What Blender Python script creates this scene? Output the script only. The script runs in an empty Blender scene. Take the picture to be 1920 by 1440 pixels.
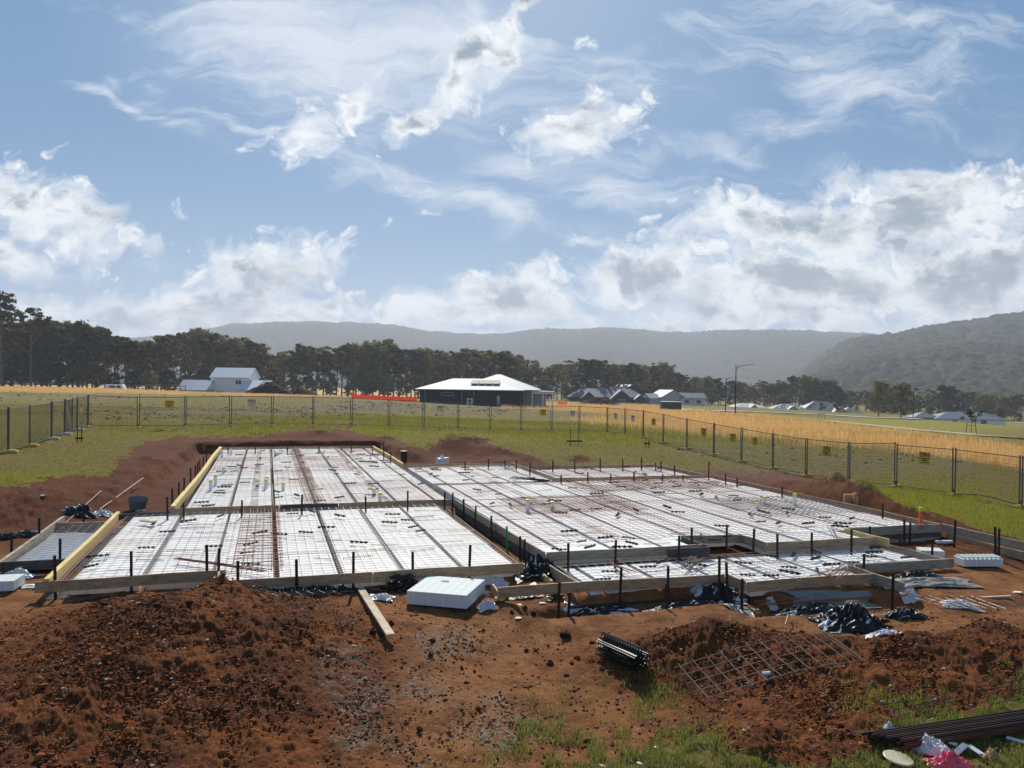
import bpy, math, random
import numpy as np
from mathutils import Vector, Matrix, Euler
R = math.radians
rng = np.random.default_rng(7)
random.seed(7)
S = bpy.context.scene
C = S.collection

# ------------------------------------------------------------------ camera
FPX, EYE, PITCH, ROLL = 1450.0, 3.5, R(-0.135), R(0.77)
cam_d = bpy.data.cameras.new('camera')
cam_d.sensor_width = 36; cam_d.lens = FPX / 1920 * 36
cam_d.clip_start = 0.05; cam_d.clip_end = 20000
cam = bpy.data.objects.new('camera', cam_d); C.objects.link(cam)
CM = (Matrix.Translation((0, 0, EYE)) @ Matrix.Rotation(R(90) + PITCH, 4, 'X') @ Matrix.Rotation(ROLL, 4, 'Z'))
cam.matrix_world = CM
S.camera = cam
CR = np.array(CM.to_3x3())

def ray(px, py):
    d = CR @ np.array([(px - 960) / FPX, -(py - 720) / FPX, -1.0])
    return d / d[1]
def at_y(px, py, Y):                     # the point seen at that pixel, Y metres ahead
    d = ray(px, py); return np.array([d[0] * Y, Y, EYE + d[2] * Y])
def at_z(px, py, z):                     # ... on the level z
    d = ray(px, py); t = (z - EYE) / d[2]; return np.array([d[0] * t, t, z])
def proj(x, y, z):
    p = np.stack([x, y, z - EYE], -1) @ CR
    w = np.maximum(-p[..., 2], 1e-3)
    return 960 + FPX * p[..., 0] / w, 720 - FPX * p[..., 1] / w

# ------------------------------------------------------------------ render settings
S.render.engine = 'CYCLES'
S.cycles.use_denoising = True
try: S.cycles.denoiser = 'OPENIMAGEDENOISE'
except Exception: pass
S.cycles.max_bounces = 6; S.cycles.diffuse_bounces = 3; S.cycles.glossy_bounces = 2
S.cycles.transmission_bounces = 4; S.cycles.transparent_max_bounces = 12; S.cycles.volume_bounces = 0
S.cycles.sample_clamp_indirect = 6
S.view_settings.view_transform = 'Standard'; S.view_settings.look = 'None'
S.view_settings.gamma = 1; S.view_settings.exposure = 0.39
S.view_settings.use_curve_mapping = False

# ------------------------------------------------------------------ sun and sky
SUN_EL, SUN_AZ = R(38), R(-7)            # azimuth from +Y towards +X
sd = bpy.data.lights.new('sun', 'SUN'); sd.energy = 4.7; sd.angle = R(0.53); sd.color = (1, .93, .82)
so = bpy.data.objects.new('sun', sd); C.objects.link(so)
sun_dir = Vector((math.sin(SUN_AZ) * math.cos(SUN_EL), math.cos(SUN_AZ) * math.cos(SUN_EL), math.sin(SUN_EL)))
so.rotation_euler = sun_dir.to_track_quat('Z', 'Y').to_euler()

class NT:
    """small helper for writing node trees"""
    def __init__(s, tree): s.t = tree; s.n = tree.nodes; s.l = tree.links
    def new(s, typ, **kw):
        n = s.n.new(typ)
        for k, v in kw.items(): setattr(n, k, v)
        return n
    def put(s, sock, v):
        if isinstance(v, bpy.types.NodeSocket): s.l.new(v, sock)
        elif isinstance(v, (tuple, list)) and sock.type == 'RGBA' and len(v) == 3: sock.default_value = (*v, 1)
        else: sock.default_value = v
    def math(s, op, a, b=None, c=None, clamp=False):
        n = s.new('ShaderNodeMath', operation=op); n.use_clamp = clamp
        s.put(n.inputs[0], a)
        if b is not None: s.put(n.inputs[1], b)
        if c is not None: s.put(n.inputs[2], c)
        return n.outputs[0]
    def vmath(s, op, a, b=None):
        n = s.new('ShaderNodeVectorMath', operation=op); s.put(n.inputs[0], a)
        if b is not None: s.put(n.inputs[1], b)
        return n.outputs[0]
    def noise(s, vec, scale, detail=5, rough=.55, dist=0., out=0, lac=2.):
        n = s.new('ShaderNodeTexNoise'); s.put(n.inputs['Vector'], vec)
        n.inputs['Scale'].default_value = scale; n.inputs['Detail'].default_value = detail
        n.inputs['Roughness'].default_value = rough; n.inputs['Distortion'].default_value = dist
        n.inputs['Lacunarity'].default_value = lac
        return n.outputs[out]
    def ramp(s, f, lo, hi, a=0., b=1., smooth=True):
        n = s.new('ShaderNodeMapRange'); n.interpolation_type = 'SMOOTHSTEP' if smooth else 'LINEAR'
        s.put(n.inputs['Value'], f)
        for k, v in zip(('From Min', 'From Max', 'To Min', 'To Max'), (lo, hi, a, b)): s.put(n.inputs[k], v)
        return n.outputs['Result']
    def mix(s, f, a, b, mode='MIX'):
        n = s.new('ShaderNodeMix', data_type='RGBA', blend_type=mode)
        s.put(n.inputs[0], f); s.put(n.inputs[6], a); s.put(n.inputs[7], b)
        return n.outputs[2]
    def mapping(s, vec, loc=(0, 0, 0), rot=(0, 0, 0), scale=(1, 1, 1), typ='POINT'):
        n = s.new('ShaderNodeMapping', vector_type=typ); s.put(n.inputs['Vector'], vec)
        n.inputs['Location'].default_value = loc; n.inputs['Rotation'].default_value = rot; n.inputs['Scale'].default_value = scale
        return n.outputs[0]

def build_world():
    w = bpy.data.worlds.new('World'); S.world = w; w.use_nodes = True
    w.cycles.sampling_method = 'MANUAL'; w.cycles.sample_map_resolution = 512
    t = NT(w.node_tree); t.n.clear()
    out = t.new('ShaderNodeOutputWorld'); bg = t.new('ShaderNodeBackground'); t.l.new(bg.outputs[0], out.inputs[0])
    sky = t.new('ShaderNodeTexSky'); sky.sky_type = 'NISHITA'; sky.sun_disc = False
    sky.sun_elevation = SUN_EL; sky.sun_rotation = SUN_AZ; sky.air_density = 1.0; sky.dust_density = .35; sky.ozone_density = 2.2
    tc = t.new('ShaderNodeTexCoord'); sep = t.new('ShaderNodeSeparateXYZ'); t.l.new(tc.outputs['Generated'], sep.inputs[0])
    ay = t.math('MAXIMUM', t.math('ABSOLUTE', sep.outputs[1]), .05)
    s_ = t.math('DIVIDE', sep.outputs[0], ay); t_ = t.math('DIVIDE', sep.outputs[2], ay)
    cmb = t.new('ShaderNodeCombineXYZ'); t.l.new(s_, cmb.inputs[0]); t.l.new(t_, cmb.inputs[1]); st = cmb.outputs[0]
    def blob(px, py, rx, ry, ang=0., grow=1.14):
        d = ray(px, py)
        v = t.mapping(wst, (d[0], d[2], 0), (0, 0, R(ang) - ROLL), (rx * grow / FPX, ry * grow / FPX, 1), 'TEXTURE')
        g = t.new('ShaderNodeTexGradient', gradient_type='SPHERICAL'); t.put(g.inputs[0], v)
        return g.outputs['Fac']
    def many(lst):
        r = None
        for b in lst:
            *q, a = b if len(b) == 6 else (*b, 1.)
            f = blob(*q)
            if a != 1: f = t.math('MULTIPLY', f, a)
            r = f if r is None else t.math('SMOOTH_MAX', r, f, .08)
        return r
    # --- warped coordinates so no blob keeps its outline
    wn = t.noise(st, 5., 4, .6, out=1)
    wv = t.vmath('MULTIPLY', t.vmath('SUBTRACT', wn, (.5, .5, .5)), (.17, .12, 0))
    wst = t.vmath('ADD', st, wv)
    cum = [(50, 370, 175, 95, -38, 1.15), (20, 475, 100, 68, -20, 1.1), (140, 395, 130, 60, -38, 1.0), (250, 455, 80, 30, -12, .7),
           (500, 505, 210, 90, 5, 1.25), (470, 500, 110, 75, 0, 1.2), (350, 405, 70, 26, 0, .6), (385, 440, 40, 60, 0, .5),
           (560, 265, 115, 80, 20, 1.05), (650, 210, 135, 46, 58, 1.0), (760, 235, 115, 60, 30, .95), (850, 150, 150, 60, 55, 1.),
           (960, 60, 150, 42, 62, 1.1), (940, 120, 70, 35, 70, .9), (1090, 235, 160, 66, 12, 1.05), (1080, 190, 80, 40, 70, .8),
           (1420, 420, 300, 90, 8, 1.15), (1700, 420, 420, 120, 10, 1.35), (1500, 520, 420, 110, 4, 1.35), (1200, 520, 300, 75, 4, 1.2),
           (1850, 520, 360, 120, 4, 1.35), (960, 545, 230, 75, 10, 1.25), (1010, 560, 160, 70, 0, 1.2), (800, 580, 300, 50, 0, 1.05),
           (1400, 590, 700, 60, 0, 1.0), (300, 590, 620, 85, 0, 1.25), (960, 620, 1300, 40, 0, .7), (1080, 70, 30, 30, 50, .6), (1110, 75, 22, 18, 50, .55), (1205, 165, 26, 18, 40, .6), (640, 130, 60, 26, 40, .55), (905, 180, 40, 40, 60, .7), (130, 280, 40, 16, 20, .55), (210, 460, 50, 18, 0, .6), (265, 475, 34, 16, 0, .6), (205, 530, 30, 12, 0, .55), (60, 530, 40, 12, 0, .5), (1100, 460, 60, 20, 15, .6), (170, 575, 250, 40, -4, .95), (1300, 480, 170, 50, 20, 1.),
           (1560, 360, 120, 45, 10, 1.0), (800, 415, 45, 22, 10, .65), (720, 433, 26, 16, 20, .6), (90, 525, 60, 18, 0, .55), (620, 560, 140, 40, 5, .9)]
    env = many(cum)
    f1 = t.noise(t.mapping(wst, rot=(0, 0, R(-14)), scale=(1, 1.5, 1)), 9., 12, .66)
    f2 = t.noise(t.mapping(wst, rot=(0, 0, R(20))), 42., 8, .62, .5)
    def billow(vec, sc):
        n = t.new('ShaderNodeTexVoronoi'); n.voronoi_dimensions = '2D'; n.feature = 'F1'; t.put(n.inputs['Vector'], vec)
        n.inputs['Scale'].default_value = sc; n.inputs['Detail'].default_value = 3; n.inputs['Roughness'].default_value = .55; n.inputs['Lacunarity'].default_value = 2.3
        return t.ramp(n.outputs['Distance'], .05, .75, 1, 0, smooth=False)
    bl = billow(t.mapping(wst, rot=(0, 0, R(-10)), scale=(1, 1.35, 1)), 17.)
    det = t.math('ADD', t.math('MULTIPLY', t.math('SUBTRACT', f1, .5), 2.1), t.math('MULTIPLY', t.math('SUBTRACT', f2, .5), .40))
    det = t.math('ADD', det, t.math('MULTIPLY', t.math('SUBTRACT', bl, .22), .62))
    D = t.math('ADD', env, det)
    D = t.math('MULTIPLY_ADD', t.ramp(env, .0, .15), t.math('ADD', D, .0), t.ramp(env, 0, .15, -1, 0))
    mask = t.ramp(D, .26, .70, smooth=False)
    lit = t.noise(t.mapping(st, (.013, -.022, 0), scale=(1, 1.8, 1)), 9., 8, .62)
    bl2 = billow(t.mapping(wst, (.006, -.014, 0), (0, 0, R(-10)), (1, 1.35, 1)), 17.)
    sh_ = t.math('MULTIPLY', t.math('SUBTRACT', bl2, bl), .55)
    thick = t.ramp(t.math('ADD', t.math('ADD', D, sh_), t.math('MULTIPLY', t.math('SUBTRACT', lit, .5), 2.6)), .45, 1.35, 0., 1.)
    # --- cirrus veils
    cir = [(640, 110, 480, 190, -12, 1.25), (830, 120, 260, 170, 0, 1.1), (290, 215, 270, 26, -22, .9), (430, 235, 260, 26, -14, .8), (240, 160, 60, 34, -40, .6),
           (900, 390, 420, 60, -14, .9), (1150, 360, 420, 60, -10, .9), (1350, 110, 330, 34, 6, .75), (1560, 130, 360, 120, -16, .8),
           (1250, 150, 480, 70, -3, .75), (1800, 120, 340, 150, 10, .7), (1500, 220, 480, 60, -6, .8), (1820, 280, 170, 70, 30, .6),
           (1300, 300, 600, 80, -4, .65), (900, 290, 300, 60, -8, .7), (1650, 30, 380, 60, -10, .8)]
    cenv = many(cir)
    c1 = t.noise(t.mapping(wst, rot=(0, 0, R(12)), scale=(1, 3.4, 1)), 4.2, 8, .68, .6)
    cm = t.math('MULTIPLY', t.ramp(t.math('ADD', cenv, t.math('MULTIPLY', t.math('SUBTRACT', c1, .5), 3.0)), .22, 1.25), .78)
    haze = t.ramp(t_, -.1, .34, .45, 0.)
    glare = t.math('MULTIPLY', blob(860, -60, 700, 420), .32)
    base = t.mix(1., sky.outputs[0], (SKYT[0], SKYT[1], SKYT[2]), 'MULTIPLY')
    # flatten the very bright part of the clear sky near the sun
    cl = t.new('ShaderNodeMix', data_type='RGBA'); base = t.mix(.68, base, SKYC)
    col = t.mix(haze, base, (4.9, 6.4, 7.8))
    col = t.mix(glare, col, (7.4, 8.1, 8.8))
    col = t.mix(cm, col, (7.4, 7.9, 8.4))
    ccol = t.mix(thick, (8.6, 8.9, 9.1), (2.6, 3.3, 4.0))
    col = t.mix(mask, col, ccol)
    up = t.ramp(sep.outputs[2], -.02, .0)
    col = t.mix(up, (1.2, 1.0, .8), col)
    t.put(bg.inputs[0], col); bg.inputs[1].default_value = .086
SKYT = (.62, .66, .70)
SKYC = (.8, 2.35, 4.6)
build_world()

# ------------------------------------------------------------------ helpers: tags, mesh builder
def tag(o, label=None, cat=None, group=None, kind=None):
    if label: o['label'] = label
    if cat: o['category'] = cat
    if group: o['group'] = group
    if kind: o['kind'] = kind
    return o
def thing(name, label, cat, loc=(0, 0, 0), rz=0., group=None):
    o = bpy.data.objects.new(name, None); C.objects.link(o); o.empty_display_size = .1
    o.location = loc; o.rotation_euler = (0, 0, rz)
    return tag(o, label, cat, group)
def np_mesh(name, V, F, smooth=False):
    """V (n,3) array, F list of (m,k) integer arrays"""
    me = bpy.data.meshes.new(name)
    F = [f for f in F if len(f)]
    me.vertices.add(len(V)); me.vertices.foreach_set('co', np.ascontiguousarray(V, np.float32).ravel())
    nl = sum(f.size for f in F); me.loops.add(nl)
    me.loops.foreach_set('vertex_index', np.concatenate([f.ravel() for f in F]).astype(np.int32))
    npoly = sum(len(f) for f in F); me.polygons.add(npoly)
    cnt = np.concatenate([np.full(len(f), f.shape[1]) for f in F])
    st = np.concatenate([[0], np.cumsum(cnt)[:-1]]).astype(np.int32)
    me.polygons.foreach_set('loop_start', st)
    if smooth: me.polygons.foreach_set('use_smooth', np.ones(npoly, bool))
    me.update(calc_edges=True); me.validate()
    return me
class MB:
    def __init__(s): s.v = []; s.f = []; s.m = []; s.mi = 0
    def add(s, vs, fs):
        b = len(s.v); s.v += [tuple(map(float, v)) for v in vs]; s.f += [tuple(i + b for i in f) for f in fs]; s.m += [s.mi] * len(fs); return s
    def hexa(s, c8): return s.add(c8, [(0, 3, 2, 1), (4, 5, 6, 7), (0, 1, 5, 4), (1, 2, 6, 5), (2, 3, 7, 6), (3, 0, 4, 7)])
    def box(s, c, d, rz=0., M=None):
        x, y, z = (k / 2 for k in d); q = [(-x, -y, -z), (x, -y, -z), (x, y, -z), (-x, y, -z), (-x, -y, z), (x, -y, z), (x, y, z), (-x, y, z)]
        c = Vector(c); m = (M or Matrix.Rotation(rz, 3, 'Z'))
        return s.hexa([m @ Vector(p) + c for p in q])
    def beam(s, a, b, w, h, up=(0, 0, 1)):
        a, b = Vector(a), Vector(b); d = (b - a); L = d.length; d.normalize(); up = Vector(up)
        sd = d.cross(up)
        if sd.length < 1e-4: sd = d.cross(Vector((1, 0, 0)))
        sd.normalize(); u = sd.cross(d)
        sd *= w / 2; u *= h / 2
        return s.hexa([a - sd - u, a + sd - u, b + sd - u, b - sd - u, a - sd + u, a + sd + u, b + sd + u, b - sd + u])
    def tube(s, pts, r, n=6, cap=True):
        pts = [Vector(p) for p in pts]; rs = r if isinstance(r, (list, tuple)) else [r] * len(pts)
        rings = []; prev = None
        for i, p in enumerate(pts):
            d = (pts[min(i + 1, len(pts) - 1)] - pts[max(i - 1, 0)]).normalized()
            a = d.cross(Vector((0, 0, 1)) if abs(d.z) < .9 else Vector((1, 0, 0))).normalized() if prev is None else (prev - d * prev.dot(d)).normalized()
            prev = a; b = d.cross(a)
            rings.append([p + (a * math.cos(2 * math.pi * k / n) + b * math.sin(2 * math.pi * k / n)) * rs[i] for k in range(n)])
        vs = [v for rg in rings for v in rg]; fs = []
        for i in range(len(pts) - 1):
            for k in range(n):
                fs.append((i * n + k, i * n + (k + 1) % n, (i + 1) * n + (k + 1) % n, (i + 1) * n + k))
        if cap: fs.append(tuple(range(n - 1, -1, -1))); fs.append(tuple((len(pts) - 1) * n + k for k in range(n)))
        return s.add(vs, fs)
    def grid(s, P, nx, ny, thick=0):
        """P: ny*nx points row by row; optional thickness downwards"""
        fs = [(j * nx + i, j * nx + i + 1, (j + 1) * nx + i + 1, (j + 1) * nx + i) for j in range(ny - 1) for i in range(nx - 1)]
        return s.add(P, fs)
    def build(s, name, mats, parent=None, origin=None, smooth=False, loc=None, rot=None, bevel=0):
        v = s.v
        if origin is not None:
            o_ = Vector(origin); v = [(p[0] - o_.x, p[1] - o_.y, p[2] - o_.z) for p in v]
        me = bpy.data.meshes.new(name); me.from_pydata(v, [], s.f); 
        for m in (mats if isinstance(mats, (list, tuple)) else [mats]): me.materials.append(m)
        if s.mi or len(set(s.m)) > 1: me.polygons.foreach_set('material_index', s.m)
        if smooth: me.polygons.foreach_set('use_smooth', [True] * len(me.polygons))
        me.update()
        o = bpy.data.objects.new(name, me); C.objects.link(o)
        if parent is not None: o.parent = parent
        if origin is not None: o.location = origin
        if loc is not None: o.location = loc
        if rot is not None: o.rotation_euler = rot
        if bevel:
            b = o.modifiers.new('bevel', 'BEVEL'); b.width = bevel; b.segments = 2; b.limit_method = 'ANGLE'
        return o
def obj(name, me, mat=None, parent=None, loc=None):
    if mat is not None: me.materials.append(mat)
    o = bpy.data.objects.new(name, me); C.objects.link(o)
    if parent is not None: o.parent = parent
    if loc is not None: o.location = loc
    return o
def copy_tree(o, parent=None):
    c = o.copy(); C.objects.link(c)
    if parent is not None: c.parent = parent
    for ch in list(o.children): copy_tree(ch, c)
    return c

# ------------------------------------------------------------------ noise in numpy
def _h(ix, iy, seed):
    n = (ix.astype(np.int64) * 374761393 + iy.astype(np.int64) * 668265263 + seed * 2147483647) & 0xffffffff
    n = ((n ^ (n >> 13)) * 1274126177) & 0xffffffff
    return ((n ^ (n >> 16)) & 0xffffff) / float(0xffffff)
def vn(x, y, seed=0):
    x = np.asarray(x, float); y = np.asarray(y, float)
    ix = np.floor(x); iy = np.floor(y); fx = x - ix; fy = y - iy
    fx = fx * fx * (3 - 2 * fx); fy = fy * fy * (3 - 2 * fy)
    a = _h(ix, iy, seed); b = _h(ix + 1, iy, seed); c = _h(ix, iy + 1, seed); d = _h(ix + 1, iy + 1, seed)
    return (a + (b - a) * fx) * (1 - fy) + (c + (d - c) * fx) * fy
def fbm(x, y, octv=4, seed=0, g=.5):
    r = 0; a = 1; t = 0
    for k in range(octv):
        r = r + a * vn(x * 2 ** k + 17.3 * k, y * 2 ** k - 9.1 * k, seed + k); t += a; a *= g
    return r / t
def cellular(x, y, seed=0, jit=.9):
    """distance to the nearest jittered point, and that point's random value"""
    ix = np.floor(x); iy = np.floor(y); best = np.full(np.shape(x), 9.); val = np.zeros(np.shape(x))
    for i in (-1, 0, 1):
        for j in (-1, 0, 1):
            cx = ix + i; cy = iy + j
            px = cx + .5 + jit * (_h(cx, cy, seed) - .5); py = cy + .5 + jit * (_h(cx, cy, seed + 5) - .5)
            d = np.hypot(px - x, py - y); m = d < best
            best = np.where(m, d, best); val = np.where(m, _h(cx, cy, seed + 9), val)
    return best, val
def sstep(a, b, x):
    t = np.clip((x - a) / (b - a), 0, 1); return t * t * (3 - 2 * t)

# ------------------------------------------------------------------ slab axes
VA = math.atan((502 - 960) / FPX)                       # ribs run this far left of straight ahead
VV = np.array([math.sin(VA), math.cos(VA)]); UU = np.array([VV[1], -VV[0]])
def W(u, v, z=0.): return (u * UU[0] + v * VV[0], u * UU[1] + v * VV[1], z)
def to_uv(x, y): return x * UU[0] + y * UU[1], x * VV[0] + y * VV[1]

# ------------------------------------------------------------------ terrain height
_cp = []                                               # (tan of bearing, ln distance, height)
def _add(px, py, Y):
    p = at_y(px, py, Y); _cp.append((p[0] / p[1], math.log(p[1]), p[2]))
def _addz(px, Y, z): _cp.append(((px - 960) / FPX, math.log(Y), z))
for a in [(165, 800, 45.8), (420, 801, 47.4), (660, 802, 49.5), (860, 806, 53), (978, 808, 56), (1087, 809, 56.5), (1140, 812, 57), (1207, 822, 52),
          (1289, 840, 48.5), (1392, 862, 44), (1513, 888, 39.5), (1593, 903, 36.5), (1682, 915, 33), (1792, 933, 30), (1917, 953, 28),
          (17, 850, 32), (300, 818, 43), (212, 867, 31), (143, 888, 27.5), (0, 907, 24), (0, 1010, 19.5), (-300, 940, 20), (-300, 800, 45),
          (100, 727, 185), (0, 725, 190), (300, 734, 185), (360, 740, 188), (440, 743, 190), (600, 742, 150), (850, 757, 145), (700, 749, 142), (300, 760, 80), (0, 755, 80), (640, 775, 75),
          (960, 762, 150), (960, 785, 80), (1130, 756, 240), (1290, 768, 190), (1378, 778, 117), (1713, 785, 178), (1820, 815, 105), (1541, 788, 165), (1640, 806, 82),
          (1810, 793, 240), (1560, 772, 260), (1300, 759, 280), (1900, 822, 88), (1500, 820, 62), (1800, 860, 48), (1290, 800, 75), (2200, 900, 60), (2200, 830, 160), (2100, 1010, 25)]: _add(*a)
for a in [(1338, 26.5, -.15), (1500, 25, -.22), (1700, 22, -.3), (1850, 16.5, -.5), (1910, 13, -.62), (2200, 12, -.6), (2300, 7, -.6), (1700, 12, -.66), (1700, 8.2, -.55),
          (1200, 11, -.7), (960, 14, -.52), (840, 13.6, -.5), (960, 10, -.66), (960, 7.5, -.75), (600, 14.3, -.42), (300, 14.6, -.40), (0, 14.2, -.45), (-300, 14, -.5), (0, 9, -.7), (-400, 8, -.6),
          (500, 10, -.7), (960, 4, -.8), (-200, 4, -.8), (2200, 4, -.7), (1100, 30.5, -.12), (1000, 33, -.05), (1230, 30, -.16), (800, 34.5, -.2), (1500, 31, -.6),
          (960, 420, -4), (0, 420, -2), (1900, 420, -9), (-400, 420, -2), (2400, 420, -9)]: _addz(*a)
_cp = np.array(_cp); _CX, _CY = _cp[:, 0] * 1.6, _cp[:, 1]
def _tps(r2): return .5 * r2 * np.log(r2 + 1e-12)
_n = len(_cp); _K = _tps((_CX[:, None] - _CX) ** 2 + (_CY[:, None] - _CY) ** 2) + np.eye(_n) * 2e-3
_Pm = np.stack([np.ones(_n), _CX, _CY], 1)
_sol = np.linalg.solve(np.block([[_K, _Pm], [_Pm.T, np.zeros((3, 3))]]), np.concatenate([_cp[:, 2], np.zeros(3)]))
def base_z(x, y):
    sh = np.shape(x); x = np.ravel(x); y = np.ravel(y); r = np.hypot(x, y)
    b = np.clip(np.arctan2(x, np.maximum(y, 1e-3)), -.80, .80); b = np.where(y < 0, np.sign(x) * .80, b)
    X = np.tan(b) * 1.6; D = np.clip(r * np.cos(b), 3.5, 450); Y = np.log(D)
    out = np.full(x.shape, _sol[-3]) + _sol[-2] * X + _sol[-1] * Y
    for i in range(_n): out += _sol[i] * _tps((X - _CX[i]) ** 2 + (Y - _CY[i]) ** 2)
    back = sstep(.5, -6, y); out = out * (1 - back) + back * -.8
    return out.reshape(sh)
PAD = np.array([(-4.6, 14.6), (-6.8, 17.5), (-6.6, 21), (-5.2, 23.3), (-4.3, 26), (-3.9, 30), (-3.5, 42.6), (5.9, 42.3), (6.3, 37), (6.8, 33.4), (9.9, 32.5),
                (10.2, 31.2), (16.5, 30.8), (16.8, 26.6), (17.0, 16), (17.3, 11.5), (15, 10.9), (4.6, 11.6), (3.6, 13.2), (3.3, 14.1), (-3, 14.5)])
def pad_dist(x, y):
    """signed distance to the excavation outline, negative inside"""
    u, v = to_uv(x, y); d = np.full(np.shape(x), 1e9); ins = np.zeros(np.shape(x), bool)
    for i in range(len(PAD)):
        a = PAD[i]; b = PAD[(i + 1) % len(PAD)]; e = b - a
        t = np.clip(((u - a[0]) * e[0] + (v - a[1]) * e[1]) / (e @ e), 0, 1)
        d = np.minimum(d, np.hypot(u - a[0] - t * e[0], v - a[1] - t * e[1]))
        c = ((a[1] > v) != (b[1] > v)) & (u < (b[0] - a[0]) * (v - a[1]) / (b[1] - a[1] + 1e-12) + a[0]); ins ^= c
    return np.where(ins, -d, d)
# spoil heaps: px, py(ignored by height), distance, height, half length, half width, turn, sharpness
HEAPS = []
def heap(px, Y, h, a, b, ang=0., k=1.6): HEAPS.append(((px - 960) / FPX * Y, Y, h, a, b, R(ang), k))
heap(320, 11.0, .62, 1.55, 1.6, 10, 1.25); heap(345, 11.8, .28, 1.7, .9, -8, 1.5); heap(425, 13.2, .44, .60, .5, 0, 1.1); heap(200, 12.2, .16, .9, .7, 0, 1.4); heap(500, 9.6, .22, 1.3, 1.3, 0, 1.5)
heap(150, 9.2, .22, 1.5, 1.3, 0, 1.5); heap(560, 11.6, .20, .9, .9, 0, 1.5)
heap(1330, 11.45, .44, 1.25, .75, 8, 1.5); heap(1480, 10.9, .30, 1.3, .9, -14, 1.5); heap(1560, 9.7, .22, 1.0, .9, -35, 1.5); heap(1420, 8.6, .26, .9, .7, 0, 1.4); heap(1230, 11.3, .16, .8, .6, 0, 1.5)
heap(1720, 11.0, .42, 1.5, .7, -22, 1.4); heap(1860, 11.6, .50, 1.3, .75, 10, 1.4); heap(1600, 9.0, .15, 1.2, .8, -20, 1.5); heap(1960, 10.6, .3, 1.2, .8, 0, 1.4); heap(1780, 9.9, .2, 1.0, .6, -20, 1.4)
heap(1622, 23.9, .78, 1.3, .66, -66, 1.3); heap(1567, 25.7, .78, 1.3, .66, -66, 1.3); heap(1490, 27.8, .36, 2.0, .5, -66, 1.5); heap(1730, 21.4, .42, 2.3, .5, -70, 1.5); heap(1840, 18.6, .34, 2.2, .45, -70, 1.5); heap(1400, 27.6, .25, 1.5, .7, -60, 1.5)
heap(600, 43.6, .42, 1.4, .7, 0, 1.2); heap(488, 43.2, .3, .8, .5, 0, 1.3); heap(725, 43.3, .22, .7, .4, 0, 1.3); heap(880, 38.5, .75, 1.6, 1.2, 0, 1.3); heap(845, 38.5, .5, .9, 1.0, 0, 1.3); heap(940, 37, .35, 1.6, .8, -10, 1.4); heap(780, 37.4, .3, 1.2, 2.5, 15, 1.6)
heap(885, 44.5, .28, 1.3, .4, 0, 1.3); heap(1085, 35.8, .3, 1.0, .5, 0, 1.3); heap(1000, 34.6, .2, 1.2, .5, 0, 1.3)
heap(200, 24, .22, 1.9, 1.3, 30, 1.4); heap(60, 22, .3, 2.2, 1.5, 10, 1.4); heap(330, 38, .18, 1.3, 1.6, 0, 1.5); heap(285, 31.5, .3, .9, .9, 0, 1.3); heap(250, 27.5, .35, 1.3, 1.4, 20, 1.3); heap(165, 20.5, .14, 1.6, 1.0, 0, 1.4)
def heap_z(x, y):
    z = np.zeros(np.shape(x))
    for cx, cy, h, a, b, t, k in HEAPS:
        X = (x - cx) * math.cos(t) + (y - cy) * math.sin(t); Y = -(x - cx) * math.sin(t) + (y - cy) * math.cos(t)
        r = np.sqrt((X / a) ** 2 + (Y / b) ** 2); z = np.maximum(z * .0 + z, 0) + h * np.exp(-(r / 0.85) ** k * .9) * (r < 4)
    return z
TRENCH = [((4.6, 12.75), (8.6, 12.6), .22, .40), ((8.3, 11.9), (11.6, 11.6), .25, .4), ((4.3, 13.9), (5.0, 13.2), .15, .5), ((-3.5, 14.95), (4.6, 14.25), .05, .25)]
def gz(x, y, pd=None):
    x = np.asarray(x, float); y = np.asarray(y, float)
    z = base_z(x, y)
    if pd is None: pd = pad_dist(x, y)
    w = sstep(.28, -.28, pd + (fbm(x * 1.3, y * 1.3, 3, 5) - .5) * .5); floor_ = -.43 + .05 * fbm(x, y, 2, 3)
    z = z * (1 - w) + np.minimum(floor_, z + .1) * w
    hz = heap_z(x, y); z = z + hz * sstep(-.9, .15, pd) * (1 + .35 * (fbm(x * 1.1, y * 1.1, 3, 11) - .5))
    u, v = to_uv(x, y)
    for a, b, dp, wd in TRENCH:
        a = np.array(a); b = np.array(b); e = b - a; t = np.clip(((u - a[0]) * e[0] + (v - a[1]) * e[1]) / (e @ e), 0, 1)
        z = z - dp * np.exp(-(np.hypot(u - a[0] - t * e[0], v - a[1] - t * e[1]) / wd) ** 4)
    # a cut bank west and north of the pad
    return z
def g1(x, y): return float(gz(np.array([x]), np.array([y]))[0])
def gp(px, py, y0=4., y1=330.):
    """where the ray of that pixel meets the ground"""
    d = ray(px, py); Y = np.exp(np.linspace(math.log(y0), math.log(y1), 700))
    h = EYE + d[2] * Y - gz(d[0] * Y, Y); k = np.argmax(h < 0)
    if h[k] >= 0: k = len(Y) - 1
    k = max(k, 1); t = h[k - 1] / (h[k - 1] - h[k] + 1e-9); yy = Y[k - 1] + (Y[k] - Y[k - 1]) * t
    return np.array([d[0] * yy, yy, g1(d[0] * yy, yy)])

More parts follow.
